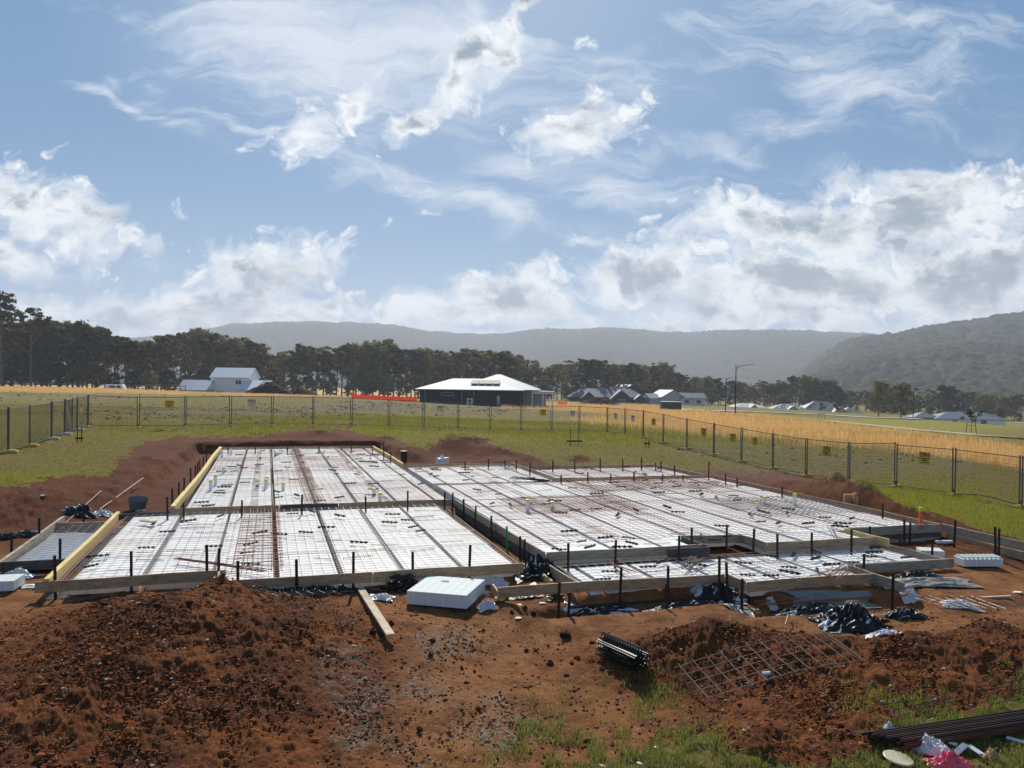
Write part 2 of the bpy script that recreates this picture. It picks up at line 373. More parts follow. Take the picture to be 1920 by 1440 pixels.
# ------------------------------------------------------------------ what covers the ground where
def in_poly(px, py, poly):
    ins = np.zeros(np.shape(px), bool); n = len(poly)
    for i in range(n):
        a = poly[i]; b = poly[(i + 1) % n]
        ins ^= ((a[1] > py) != (b[1] > py)) & (px < (b[0] - a[0]) * (py - a[1]) / (b[1] - a[1] + 1e-9) + a[0])
    return ins
DIRT = [(-900, 930), (-300, 915), (55, 907), (100, 896), (143, 889), (208, 889), (214, 867), (250, 842), (275, 827), (317, 819), (480, 817), (560, 806), (640, 806), (735, 822), (775, 838), (802, 844), (812, 836), (828, 824), (900, 824), (950, 844), (1010, 860),
        (1045, 878), (1335, 884), (1380, 884), (1440, 886), (1500, 892), (1570, 894), (1620, 912), (1680, 942), (1760, 966), (1850, 1000), (1960, 1030), (2400, 1120), (2400, 1300), (1990, 1240), (1880, 1300),
        (1780, 1330), (1640, 1330), (1625, 1385), (1590, 1420), (1480, 1432), (1400, 1410), (1340, 1392), (1260, 1400), (1180, 1415), (1060, 1450), (1050, 1800), (400, 3000), (-3000, 3000), (-3000, 930)]
TUFTS = [(1820, 1130, 110, 34, .8), (1910, 1140, 60, 20, .8), (1720, 1330, 110, 45, .9), (1920, 1260, 40, 40, .8), (1245, 1325, 50, 55, .75), (1225, 1385, 80, 35, .8), (1300, 1400, 90, 26, .9), (1020, 1365, 60, 45, .8), (1160, 1270, 40, 18, .6), (1100, 1290, 40, 16, .6), (1055, 1325, 18, 9, .6),
         (1190, 1300, 25, 12, .6), (960, 1400, 60, 40, .35), (740, 1245, 30, 10, .35), (880, 1435, 60, 20, .3), (1100, 1430, 120, 50, .8)]
def zones(x, y, z):
    px, py = proj(x, y, z); front = y > .5
    n1 = fbm(x * .9, y * .9, 4, 21) - .5; n2 = fbm(x * 4, y * 4, 3, 31) - .5
    sc = np.clip(14. / np.maximum(y, 3), .25, 2)
    qx = px + n1 * 75 * sc + n2 * 36 * sc; qy = py + (n2 * 30 + n1 * 34) * sc
    dirt = in_poly(qx, qy, DIRT).astype(float)
    tuft = np.zeros(np.shape(x))
    for cx, cy, rx, ry, s in TUFTS: tuft = np.maximum(tuft, s * np.exp(-(((qx - cx) / rx) ** 2 + ((qy - cy) / ry) ** 2)))
    for cx, cy, rx, ry in ((885, 826, 34, 5), (1085, 863, 22, 5), (500, 738, 0, 0)):
        if rx: dirt = np.maximum(dirt, ((((px - cx) / rx) ** 2 + ((py - cy) / ry) ** 2) < 1).astype(float))
    dirt = np.where(front, dirt, 0)
    # dry golden grass
    top = np.interp(px, [-3000, 700, 1060, 1290, 1450, 1640, 1920, 2600], [738, 742, 757, 771, 785, 808, 838, 880]) 
    low = np.interp(px, [-3000, 0, 300, 620, 1000, 1060, 1300, 1500, 1650, 1920, 2600], [731, 733, 737, 740, 770, 775, 812, 838, 850, 900, 960])
    n3 = fbm(x * .12, y * .12, 4, 41) - .5
    gold = sstep(-10, 12, qy - top + n3 * 16) * sstep(10, -18, py + n3 * 60 - low) * (px > 940) * (y > 45)
    goldl = sstep(4, -2, py + n3 * 10 - np.interp(px, [-3000, 0, 300, 620, 760], [733, 735, 738, 742, 744])) * (px < 780) * (y > 110)
    gold = np.clip(np.maximum(gold, goldl * .9) * front, 0, 1)
    # stony pale ground
    pale = np.zeros(np.shape(x))
    for cx, cy, rx, ry, s in ((430, 775, 330, 15, .8), (700, 762, 130, 11, 1.), (900, 768, 120, 9, .9), (100, 745, 260, 10, .5), (1500, 870, 260, 32, .55), (1400, 880, 100, 14, .7), (1700, 875, 150, 26, .45),
                              (690, 1320, 55, 45, .95), (655, 1240, 50, 30, .7), (840, 1210, 60, 34, .85), (810, 1300, 55, 26, .8), (940, 1370, 85, 34, 1.), (680, 1385, 50, 22, 1.), (925, 1312, 32, 15, .7), (760, 1410, 40, 14, .5), (640, 1285, 40, 20, .6)):
        pale = np.maximum(pale, s * np.exp(-(((qx - cx) / rx) ** 2 + ((qy - cy) / ry) ** 2) ** 1.5))
    # lush green
    lush = np.zeros(np.shape(x))
    for cx, cy, rx, ry, s in ((900, 812, 900, 26, .38), (600, 812, 260, 9, .9), (80, 900, 140, 16, .7), (1160, 823, 150, 7, .8), (1030, 822, 90, 6, .8), (1720, 945, 160, 36, .9), (1850, 985, 120, 40, .9), (1100, 884, 160, 6, .6), (700, 790, 300, 10, .45), (1700, 800, 260, 18, .8), (60, 748, 300, 8, .4)):
        lush = np.maximum(lush, s * np.exp(-(((px + n1 * 40 - cx) / rx) ** 2 + ((py - cy) / ry) ** 2) ** 1.3))
    lush = lush * (1 - dirt)
    return dirt * (1 - np.clip(tuft, 0, 1) * .45), gold, np.clip(pale, 0, 1), np.clip(lush, 0, 1.3), np.clip(tuft, 0, 1)

def build_ground():
    th = np.concatenate([np.linspace(-math.pi, -.80, 50)[:-1], np.linspace(-.80, -.62, 40)[:-1], np.linspace(-.62, .62, 980), np.linspace(.62, .80, 40)[1:], np.linspace(.80, math.pi, 50)[1:-1]])
    r = np.concatenate([np.geomspace(.4, 6.2, 26)[:-1], np.geomspace(6.2, 20, 400)[:-1], np.geomspace(20, 60, 190)[:-1], np.geomspace(60, 140, 190)[:-1], np.geomspace(140, 450, 70)[:-1], np.geomspace(450, 3580, 24)])
    T, RR = np.meshgrid(th, r); x = RR * np.sin(T); y = RR * np.cos(T)
    pd = pad_dist(x, y); z = gz(x, y, pd)
    di, go, pa, lu, tu = zones(x, y, z)
    hz = heap_z(x, y)
    near = sstep(60, 22, RR); vnear = sstep(30, 14, RR)
    rough = np.clip(.22 + hz * 3.0 + 1.0 * sstep(17, 21, y) * sstep(0, .6, pd), 0, 1.35) * di
    d1, v1 = cellular(x * 3.2, y * 3.2, 3); d2, v2 = cellular(x * 8, y * 8, 7); d3, v3 = cellular(x * 19, y * 19, 8)
    clod = (1 - d1) * (v1 ** 2) * .035 + (1 - d2) * (v2 ** 1.5) * .040 + np.clip(.8 - d3, 0, 1) * v3 * .034 * vnear
    big = (fbm(x * 1.7, y * 1.7, 4, 51) - .5) * .15 + (fbm(x * 5, y * 5, 4, 52, .75) - .5) * .07
    z = z + rough * (clod + big) * near * (pd > -1.5)
    z = z + di * (fbm(x * 9, y * 9, 3, 53, .65) - .5) * (.030 + .06 * np.clip(hz * 3, 0, 1)) * vnear + (1 - di) * (((fbm(x * 2.2, y * 2.2, 4, 54, .65) - .5) * .13 + np.clip(.55 - d1, 0, 1) * v1 * .10) * sstep(150, 80, RR) * (.5 + pa * 1.0) * sstep(9, 16, RR) + (fbm(x * .25, y * .25, 3, 55) - .5) * .25 * sstep(30, 60, RR))
    # erosion runnels on the heaps
    z = z - rough * np.abs(fbm(x * 2.6 + 3, y * 1.1, 3, 57) - .5) * .10 * near * (hz > .08)
    V = np.stack([x, y, z], -1).reshape(-1, 3); nr, nt = x.shape
    i = np.arange(nt); a = (np.arange(nr - 1)[:, None] * nt + i).ravel(); b = (np.arange(nr - 1)[:, None] * nt + (i + 1) % nt).ravel()
    F = np.stack([a, b, b + nt, a + nt], 1)
    cap = np.arange(nt)[::-1]
    me = np_mesh('ground', V, [F[:, ::-1]], True)
    for nm, arr in (('dirt', di), ('gold', go), ('pale', pa), ('lush', lu), ('far_dark', di * sstep(16, 21, y)), ('loose', np.clip(hz * 4.5 + .95 * sstep(16, 20, y), 0, 1))):
        at = me.attributes.new(nm, 'FLOAT', 'POINT'); at.data.foreach_set('value', arr.ravel().astype(np.float32))
    o = obj('ground', me, ground_mat()); tag(o, kind='structure')
    return o
def pbsdf(name, base=(.5, .5, .5), rough=.8, metal=0., spec=.3):
    m = bpy.data.materials.new(name); m.use_nodes = True; t = NT(m.node_tree); b = t.n['Principled BSDF']
    b.inputs['Base Color'].default_value = (*base, 1); b.inputs['Roughness'].default_value = rough
    b.inputs['Metallic'].default_value = metal; b.inputs['Specular IOR Level'].default_value = spec
    return m, t, b
def bump(t, b, h, strength=.5, dist=.02):
    n = t.new('ShaderNodeBump'); n.inputs['Strength'].default_value = strength; n.inputs['Distance'].default_value = dist
    t.put(n.inputs['Height'], h); t.l.new(n.outputs[0], b.inputs['Normal'])
def ground_mat():
    m, t, b = pbsdf('ground', rough=.95, spec=.15)
    g = t.new('ShaderNodeNewGeometry'); P = g.outputs['Position']
    at = lambda n: (lambda q: (setattr(q, 'attribute_name', n), q.outputs['Fac'])[1])(t.new('ShaderNodeAttribute'))
    di, go, pa, lu, lo, dp = at('dirt'), at('gold'), at('pale'), at('lush'), at('loose'), at('far_dark')
    n_f = t.noise(P, 22, 6, .65); n_m = t.noise(P, 2.2, 6, .6); n_l = t.noise(P, .22, 5, .6); n_x = t.noise(P, 90, 3, .6)
    dirt = t.mix(t.ramp(n_m, .35, .68), (.11, .032, .009), (.34, .105, .025))
    dirt = t.mix(t.ramp(n_f, .45, .75, 0, .6), dirt, (.40, .155, .05))
    dirt = t.mix(t.ramp(t.noise(P, 1.1, 5, .7), .48, .64, 0, .75), dirt, (.055, .018, .009))
    flat_ = t.mix(t.ramp(n_m, .35, .65), (.25, .095, .030), (.46, .205, .072)); flat_ = t.mix(t.ramp(n_f, .5, .75, 0, .5), flat_, (.12, .05, .025))
    dirt = t.mix(t.ramp(t.math('ADD', lo, t.math('MULTIPLY', t.math('SUBTRACT', n_m, .5), .8)), .15, .55, .8, 0.), dirt, flat_)
    dirt = t.mix(t.ramp(t.noise(P, 5, 7, .75), .54, .70, 0, .75), dirt, (.035, .013, .009))
    dirt = t.mix(t.math('MULTIPLY', dp, t.ramp(n_m, .3, .7, .45, .85)), dirt, (.11, .030, .010))  # dug soil mixed to a darker tone farther ahead
    dry = t.mix(t.ramp(n_x, .4, .62), (.11, .075, .05), (.42, .38, .32))
    soil = t.mix(t.ramp(n_m, .3, .7), (.12, .095, .018), (.24, .17, .038))
    grass = t.mix(t.ramp(n_f, .35, .7), soil, (.21, .175, .024))
    grass = t.mix(t.ramp(t.noise(P, 5, 6, .7), .50, .66, 0, .9), grass, (.035, .026, .014))
    grass = t.mix(t.math('MULTIPLY', lu, t.ramp(n_f, .25, .6, .35, 1)), grass, (.27, .25, .02))
    grass = t.mix(t.ramp(n_l, .5, .75, 0, .5), grass, (.17, .13, .05))
    gold = t.mix(t.ramp(n_m, .3, .7), (.42, .24, .075), (.62, .37, .13))
    grass = t.mix(go, grass, gold)
    pg = t.mix(t.ramp(t.noise(P, 3.3, 7, .75), .42, .60), grass, t.mix(t.ramp(t.noise(P, 14, 3), .42, .58), (.05, .035, .025), (.30, .25, .20)))
    grass = t.mix(pa, grass, pg)
    dm = t.ramp(t.math('ADD', di, t.math('MULTIPLY', t.math('SUBTRACT', n_f, .5), .9)), .42, .58)
    dd = t.mix(t.math('MULTIPLY', pa, t.ramp(t.noise(P, 9, 5, .7), .42, .6)), dirt, dry)
    t.put(b.inputs['Base Color'], t.mix(dm, grass, dd))
    hh = t.math('ADD', t.math('MULTIPLY', n_f, 1.), t.math('MULTIPLY', n_x, .35))
    bump(t, b, t.math('ADD', hh, t.math('MULTIPLY', t.noise(P, 45, 4, .75), .8)), 1., .06)
    return m
build_ground()

# ------------------------------------------------------------------ hills
def build_hills():
    FAR = [(-900, 640), (-200, 640), (200, 640), (330, 632), (380, 622), (430, 611), (540, 606), (640, 607), (740, 612), (800, 623), (860, 628), (940, 628), (1000, 620), (1070, 621), (1130, 617), (1190, 621), (1250, 626), (1330, 624), (1400, 621), (1480, 623), (1550, 626), (1620, 629), (1700, 633), (2100, 640), (2900, 640)]
    NEAR = [(-900, 740), (1450, 740), (1540, 670), (1590, 642), (1628, 636), (1660, 631), (1700, 626), (1722, 621), (1768, 612), (1815, 606), (1840, 600), (1862, 595), (1920, 593), (2050, 585), (2400, 580), (2900, 600)]
    SPUR = [(-900, 745), (1440, 745), (1500, 716), (1535, 703), (1570, 690), (1608, 678), (1660, 668), (1720, 660), (1800, 655), (1920, 650), (2900, 640)]
    LEFT = [(-900, 600), (-200, 620), (200, 650), (330, 651), (400, 660), (500, 745), (2900, 745)]
    th = np.linspace(-.95, .95, 1150); r = np.concatenate([np.linspace(420, 1500, 330)[:-1], np.geomspace(1500, 3600, 240)])
    T, RR = np.meshgrid(th, r); x = RR * np.sin(T); y = RR * np.cos(T)
    def height(tab, R0, W0, wig, seed):
        px = 960 + FPX * np.tan(th)
        el = np.array([ (lambda d: d[2] / math.hypot(d[0], 1))(ray(p, np.interp(p, [a for a, b in tab], [b for a, b in tab]))) for p in px])
        Rr = R0 * (1 + wig * (fbm(th * 6, th * 0 + seed, 3, seed) - .5)); H = el * Rr + EYE
        W = W0 * (1 + .3 * (fbm(th * 9, th * 0 + seed, 2, seed + 3) - .5))
        t = np.clip((RR - (Rr - W)[None]) / W[None], 0, 1); up = .35 * t + .65 * t * t * (3 - 2 * t)
        dn = np.clip(1 - (RR - Rr[None]) / 900, .3, 1)
        gull = 1 - .22 * np.abs(fbm(T * 30 + RR * .0015, RR * .0022, 3, seed + 7) - .5) * 4 * t * (1 - t)
        return (H[None] + 8) * up * np.where(RR > Rr[None], dn, gull) - 8
    z = np.maximum.reduce([height(FAR, 2700, 1150, .1, 1), height(NEAR, 1500, 700, .12, 2), height(SPUR, 1000, 380, .1, 3), height(LEFT, 3100, 900, .1, 5)])
    f = sstep(420, 620, RR)
    s = np.where(RR < 1500, 1, 1.)
    d, v = cellular(x / 13, y / 13, 91); d2, v2 = cellular(x / 7, y / 7, 92)
    z = z + f * ((1 - d * d * 1.3) * (3 + 4 * v) + (1 - d2) * 3.0 * v2 + (fbm(x / 60, y / 60, 3, 94) - .5) * 10)
    z = z * f + (1 - f) * (base_z(x, y) - 1.0)
    V = np.stack([x, y, z], -1).reshape(-1, 3); nr, nt = x.shape
    a = (np.arange(nr - 1)[:, None] * nt + np.arange(nt - 1)).ravel()
    me = np_mesh('hills', V, [np.stack([a, a + nt, a + nt + 1, a + 1], 1)[:, ::-1]], True)
    m, t, b = pbsdf('hill forest', rough=.95, spec=.05); P = t.new('ShaderNodeNewGeometry').outputs['Position']
    n = t.noise(P, .09, 4, .7); n2 = t.noise(P, .012, 4, .6); n3 = t.noise(P, .5, 3, .7)
    c = t.mix(t.ramp(n, .35, .65), (.028, .033, .022), (.085, .088, .05)); c = t.mix(t.ramp(n2, .45, .7, 0, .5), c, (.07, .075, .04))
    c = t.mix(t.ramp(n3, .5, .75, 0, .5), c, (.012, .016, .008))
    t.put(b.inputs['Base Color'], c); bump(t, b, t.math('ADD', n, n3), 1., 3.)
    o = obj('hills', me, m); tag(o, kind='structure')
build_hills()

# ------------------------------------------------------------------ trees
def leaf_mat(name, a, b_, tr=.35):
    m, t, b = pbsdf(name, rough=.7, spec=.2)
    P = t.new('ShaderNodeNewGeometry').outputs['Position']; oi = t.new('ShaderNodeObjectInfo')
    n = t.noise(P, .35, 3, .6)
    c = t.mix(t.ramp(t.math('ADD', n, t.math('MULTIPLY', t.math('SUBTRACT', oi.outputs['Random'], .5), .8)), .3, .7), a, b_)
    t.put(b.inputs['Base Color'], c)
    tl = t.new('ShaderNodeBsdfTranslucent'); t.put(tl.inputs[0], c); mx = t.new('ShaderNodeMixShader'); mx.inputs[0].default_value = tr
    out = t.n['Material Output']; t.l.new(b.outputs[0], mx.inputs[1]); t.l.new(tl.outputs[0], mx.inputs[2]); t.l.new(mx.outputs[0], out.inputs[0])
    return m
M_LEAF = leaf_mat('eucalyptus leaves', (.06, .055, .020), (.27, .225, .085))
M_LEAF2 = leaf_mat('bush leaves', (.05, .052, .016), (.21, .19, .055))
def bark_mat():
    m, t, b = pbsdf('bark', rough=.9); P = t.new('ShaderNodeNewGeometry').outputs['Position']
    t.put(b.inputs['Base Color'], t.mix(t.noise(P, 2, 4), (.07, .06, .05), (.20, .18, .15))); return m
M_BARK = bark_mat()
def leaf_cloud(cen, rad, n, size, r_, flat=.55):
    """n leaf quads scattered through ellipsoids: returns V,F"""
    k = r_.integers(0, len(cen), n); d = r_.normal(size=(n, 3)); d /= np.linalg.norm(d, axis=1)[:, None]
    q = r_.random(n) ** .45
    p = cen[k] + d * (rad[k] * q)[:, None] * np.array([1, 1, flat])
    a = r_.normal(size=(n, 3)); a /= np.linalg.norm(a, axis=1)[:, None]
    b = np.cross(a, r_.normal(size=(n, 3))); b /= np.linalg.norm(b, axis=1)[:, None]
    s = size * (.6 + .8 * r_.random(n)); a *= s[:, None]; b *= (s * .55)[:, None]
    V = np.stack([p - a, p + b, p + a, p - b], 1).reshape(-1, 3)
    return V, np.arange(4 * n).reshape(-1, 4)
def make_tree(kind, seed):
    """unit: metres, about 18 m tall"""
    r_ = np.random.default_rng(seed); t = MB(); H = 18.
    lean = r_.normal(size=2) * .5; cen = []; rad = []
    if kind == 'tall': n, h0, spread, rr = 15, .52, 4.2, (.95, 1.7)
    elif kind == 'open': n, h0, spread, rr = 11, .66, 5.0, (.7, 1.35)
    elif kind == 'slim': n, h0, spread, rr = 11, .45, 2.6, (.9, 1.7)
    else: n, h0, spread, rr = 26, .12, 4.9, (1.2, 2.1)
    top = np.array([lean[0], lean[1], H * .86])
    pts = [(0, 0, -.5), (lean[0] * .2, lean[1] * .2, H * .25), (lean[0] * .6 + r_.normal() * .2, lean[1] * .6, H * .55), tuple(top)]
    t.tube(pts, [.30, .24, .17, .06], 6)
    for i in range(n):
        f = h0 + (1 - h0) * ((i + .5) / n) ** .8; a = i * 2.4 + r_.random(); 
        env = math.sin(math.pi * min(1, .25 + .75 * (f - h0) / (1 - h0))) ** .5 if kind != 'bush' else math.sin(math.pi * (.15 + .8 * f)) ** .6
        sp = spread * env * (.35 + .65 * r_.random())
        if i == n - 1: sp *= .15
        e = np.array([lean[0] * f + math.cos(a) * sp, lean[1] * f + math.sin(a) * sp, H * f * (.97 + .06 * r_.random())])
        sH = max(.15, f - .22 - .1 * r_.random()); st = np.array([lean[0] * sH, lean[1] * sH, H * sH])
        if kind != 'bush' or i % 3 == 0:
            mid = (st + e) / 2 + np.array([0, 0, -.6]); t.tube([st, mid, e], [.11, .08, .03], 4, False)
        R_ = rr[0] + (rr[1] - rr[0]) * r_.random(); cen.append(e); rad.append(R_)
        for k in range(3):
            q = e + r_.normal(size=3) * np.array([R_ * .8, R_ * .8, R_ * .35]); cen.append(q); rad.append(R_ * (.4 + .35 * r_.random()))
    cen = np.array(cen); rad = np.array(rad)
    N = {'tall': 4200, 'open': 2600, 'slim': 3000, 'bush': 6000}[kind]
    V, F = leaf_cloud(cen, rad, N, .36 if kind != 'open' else .30, r_, .5 if kind != 'bush' else .75)
    return t, V, F
PROTO = {}
def proto_tree(kind, seed):
    key = (kind, seed)
    if key not in PROTO:
        t, V, F = make_tree(kind, seed)
        tm = bpy.data.meshes.new('trunk'); tm.from_pydata(t.v, [], t.f); tm.materials.append(M_BARK)
        cm = np_mesh('crown', V, [F]); cm.materials.append(M_LEAF2 if kind == 'bush' else M_LEAF); PROTO[key] = (tm, cm)
    return PROTO[key]
def place_tree(x, y, h, kind, seed, label, group, name='eucalyptus_tree', cat='tree', z=None, wide=1., lz=0.):
    tm, cm = proto_tree(kind, seed)
    e = thing(name, label, cat, (x, y, (g1(x, y) if z is None else z) + lz), random.random() * 6.28, group)
    s = h / 18.; e.scale = (s * wide, s * wide, s)
    for n, me in (('trunk', tm), ('crown', cm)):
        o = bpy.data.objects.new(n, me); C.objects.link(o); o.parent = e
    return e
TOPS = [(-500, 585), (-120, 590), (0, 596), (40, 603), (100, 604), (170, 614), (205, 620), (250, 642), (300, 636), (345, 625), (370, 619), (430, 633), (480, 640), (503, 668), (520, 664), (550, 651), (600, 656), (650, 649), (700, 645), (720, 641), (745, 655), (770, 652), (800, 651), (832, 670), (870, 655),
        (900, 657), (930, 661), (962, 667), (1000, 682), (1040, 686), (1070, 680), (1100, 674), (1150, 684), (1200, 682), (1240, 677), (1265, 690), (1290, 710), (1310, 702), (1350, 708), (1400, 716), (1450, 713), (1490, 706), (1530, 712), (1560, 714), (1590, 728), (1610, 735), (1640, 730), (1700, 742), (1740, 736), (1765, 722), (1800, 730), (1850, 742), (1920, 738), (2400, 730)]
_tx, _ty = zip(*TOPS)
def line_Y(px): return float(np.interp(px, [-500, 300, 335, 560, 1280, 1400, 1600, 1750, 2400], [196, 200, 245, 245, 285, 310, 305, 290, 290]))
def section(px):
    for lim, s in ((180, 'at the far left of the field'), (330, 'left of the white house'), (540, 'behind the white house'), (780, 'between the white house and the dark house'), (1035, 'behind the dark house'),
                   (1300, 'behind the grey roofed houses'), (1600, 'right of the street lamps'), (9999, 'under the hill at the far right')):
        if px < lim: return s
_cnt = [0, 0, 0]
_T = ['', 'twenty', 'thirty', 'forty', 'fifty', 'sixty', 'seventy', 'eighty', 'ninety', 'hundred', 'hundred-and-ten', 'hundred-and-twenty', 'hundred-and-thirty']
def nth(n):
    sfx = 'th' if 10 <= n % 100 <= 20 else {1: 'st', 2: 'nd', 3: 'rd'}.get(n % 10, 'th'); return f'{n}{sfx}'
def tlabel(k, row):
    _cnt[row] += 1
    return f'{k}, {nth(_cnt[row])} from the left in the ' + ('front rank of trees', 'rear rank of trees', 'bushes under the trees')[row]
def tree_row():
    G = 'trees of the tree line behind the field'
    px = -430.; i = 0
    KW = {'tall': 'tall eucalyptus', 'open': 'thin umbrella crowned eucalyptus', 'slim': 'narrow eucalyptus', 'bush': 'dense bushy tree'}
    while px < 2320:
        Y = line_Y(px) + random.uniform(-4, 6); ty = float(np.interp(px, _tx, _ty)) + random.choice((0, 0, 2, 5, 9))
        for row in (0, 1):
            yy = Y + row * 16 + random.uniform(0, 6); X = (px + row * 9 + random.uniform(-4, 4) - 960) / FPX * yy
            zt = at_y(px, ty + (0 if row == 0 else random.uniform(-1, 8)), yy)[2]; zb = g1(X, yy) 
            h = (zt - zb) * 1.03
            if row == 0: kind = random.choice(('tall', 'tall', 'slim', 'open', 'bush') if px < 1290 else ('bush', 'bush', 'tall'))
            else: kind = random.choice(('bush', 'tall', 'bush')); h *= .97
            wide = (1. if kind != 'bush' else .95) * (18 / max(h, 8)) ** .35
            place_tree(X, yy, h, kind, {'tall': 20 + i % 4, 'open': 40 + i % 2, 'slim': 60 + i % 2, 'bush': 80 + i % 3}[kind], tlabel(KW[kind], row), G, z=zb, wide=wide); i += 1
        px += 19.5 if px < 1290 else 20
    # undergrowth along the foot of the trees
    px = -400.
    while px < 2300:
        Y = line_Y(px) - 3; X = (px - 960) / FPX * Y; zb = g1(X, Y); zt = at_y(px, np.interp(px, _tx, _ty), Y)[2]
        place_tree(X, Y, (zt - zb) * random.uniform(.26, .46), 'bush', 80 + i % 3, tlabel('low dark bush', 2), 'bushes along the foot of the trees', 'bush', 'bush', z=zb, wide=1.5); i += 1
        px += 34
    e = at_y(12, 552, 192); place_tree((4 - 960) / FPX * 192, 192, e[2] - g1(e[0], 192), 'open', 41, 'tallest eucalyptus, cut by the left edge of the photo', G)
    e = at_y(60, 579, 190); place_tree(e[0], 190, e[2] - g1(e[0], 190), 'open', 43, 'pale slender eucalyptus with a flat parasol crown above the others at left', G, wide=.9)
tree_row()
for px, py, Y, h, s in ((1690, 778, 215, 9.5, 'broad dark tree standing before the hill, left of the third street lamp'), (1648, 776, 232, 10.5, 'broad dark tree beside the street, right of the long blue roof')):
    X = (px - 960) / FPX * Y; place_tree(X, Y, h, 'bush', 82, s, None, 'spreading_tree', wide=1.3)

# ------------------------------------------------------------------ houses
M_ROOFW = pbsdf('white roof sheet', (.40, .42, .45), .62, .0, .2)[0]
M_ROOFG = pbsdf('grey roof sheet', (.13, .15, .18), .55, .0, .25)[0]
M_WHITEW = pbsdf('white wall', (.86, .86, .84), .8)[0]
M_CREAM = pbsdf('cream wall', (.50, .45, .37), .85)[0]
M_DARKW = pbsdf('charcoal brick', (.035, .033, .036), .85)[0]
M_GREYW = pbsdf('grey wall', (.42, .43, .45), .8)[0]
M_GLASS = pbsdf('window glass', (.03, .035, .045), .15, 0, .3)[0]
M_TRIM = pbsdf('white trim', (.80, .80, .80), .5)[0]
M_PANEL = pbsdf('solar cell', (.03, .035, .045), .6, 0, .1)[0]
def gable_block(wall, roof, x0, x1, y0, y1, z0, ze, zr, axis='x', over=.35, gab=None):
    wall.box(((x0 + x1) / 2, (y0 + y1) / 2, (z0 + ze) / 2), (x1 - x0, y1 - y0, ze - z0))
    g = gab or wall; th = .12
    if axis == 'x':
        ym = (y0 + y1) / 2
        for x in (x0, x1):
            s = .06 if x == x0 else -.06
            g.add([(x, y0, ze), (x, y1, ze), (x, ym, zr - .05), (x + s, y0, ze), (x + s, y1, ze), (x + s, ym, zr - .05)], [(0, 1, 2), (5, 4, 3), (0, 3, 4, 1), (1, 4, 5, 2), (2, 5, 3, 0)])
        sl = (zr - ze) / (ym - y0)
        for sgn, ye in ((-1, y0), (1, y1)):
            yo = ye + sgn * over; zo = ze - sl * over
            roof.add([(x0 - over, yo, zo), (x1 + over, yo, zo), (x1 + over, ym, zr), (x0 - over, ym, zr), (x0 - over, yo, zo + th), (x1 + over, yo, zo + th), (x1 + over, ym, zr + th), (x0 - over, ym, zr + th)],
                     [(0, 3, 2, 1), (4, 5, 6, 7), (0, 1, 5, 4), (1, 2, 6, 5), (2, 3, 7, 6), (3, 0, 4, 7)])
    else:
        xm = (x0 + x1) / 2
        for y in (y0, y1):
            s = .06 if y == y0 else -.06
            g.add([(x0, y, ze), (x1, y, ze), (xm, y, zr - .05), (x0, y + s, ze), (x1, y + s, ze), (xm, y + s, zr - .05)], [(0, 1, 2), (5, 4, 3), (0, 3, 4, 1), (1, 4, 5, 2), (2, 5, 3, 0)])
        sl = (zr - ze) / (xm - x0)
        for sgn, xe in ((-1, x0), (1, x1)):
            xo = xe + sgn * over; zo = ze - sl * over
            roof.add([(xo, y0 - over, zo), (xo, y1 + over, zo), (xm, y1 + over, zr), (xm, y0 - over, zr), (xo, y0 - over, zo + th), (xo, y1 + over, zo + th), (xm, y1 + over, zr + th), (xm, y0 - over, zr + th)],
                     [(0, 3, 2, 1), (4, 5, 6, 7), (0, 1, 5, 4), (1, 2, 6, 5), (2, 3, 7, 6), (3, 0, 4, 7)])
def hip_roof(roof, x0, x1, y0, y1, ze, zr, over=.5, th=.14):
    x0 -= over; x1 += over; y0 -= over; y1 += over; h = min(x1 - x0, y1 - y0) / 2; xm = (x0 + x1) / 2; ym = (y0 + y1) / 2
    if x1 - x0 > y1 - y0: a, b = (x0 + h, ym, zr), (x1 - h, ym, zr)
    else: a, b = (xm, y0 + h, zr), (xm, y1 - h, zr)
    c = [(x0, y0, ze), (x1, y0, ze), (x1, y1, ze), (x0, y1, ze)]; t = [(p[0], p[1], p[2] + th) for p in c]
    vs = c + t + [a, b]
    if x1 - x0 > y1 - y0: top = [(4, 5, 9, 8), (5, 6, 9), (6, 7, 8, 9), (7, 4, 8)]
    else: top = [(4, 5, 8), (5, 6, 9, 8), (6, 7, 9), (7, 4, 8, 9)]
    roof.add(vs, [(3, 2, 1, 0), (0, 1, 5, 4), (1, 2, 6, 5), (2, 3, 7, 6), (3, 0, 4, 7)] + top)
def window(parent, x0, x1, y, z0, z1, frame_mat, bars=1):
    f = MB(); w = .07
    f.box(((x0 + x1) / 2, y, z0 + w / 2), (x1 - x0, .12, w)); f.box(((x0 + x1) / 2, y, z1 - w / 2), (x1 - x0, .12, w))
    for k in range(bars + 2):
        xx = x0 + w / 2 + (x1 - x0 - w) * k / (bars + 1); f.box((xx, y, (z0 + z1) / 2), (w, .12, z1 - z0 - 2 * w))
    o = f.build('window', frame_mat, parent)
    p = MB(); p.box(((x0 + x1) / 2, y + .005, (z0 + z1) / 2), (x1 - x0 - .1, .03, z1 - z0 - .1)); p.build('pane', M_GLASS, o)
    return o
def house(name, label, px, Y, rz=0., zoff=0.):
    X = (px - 960) / FPX * Y; e = thing(name, label, 'house', (X, Y, g1(X, Y) + zoff), rz, None); return e

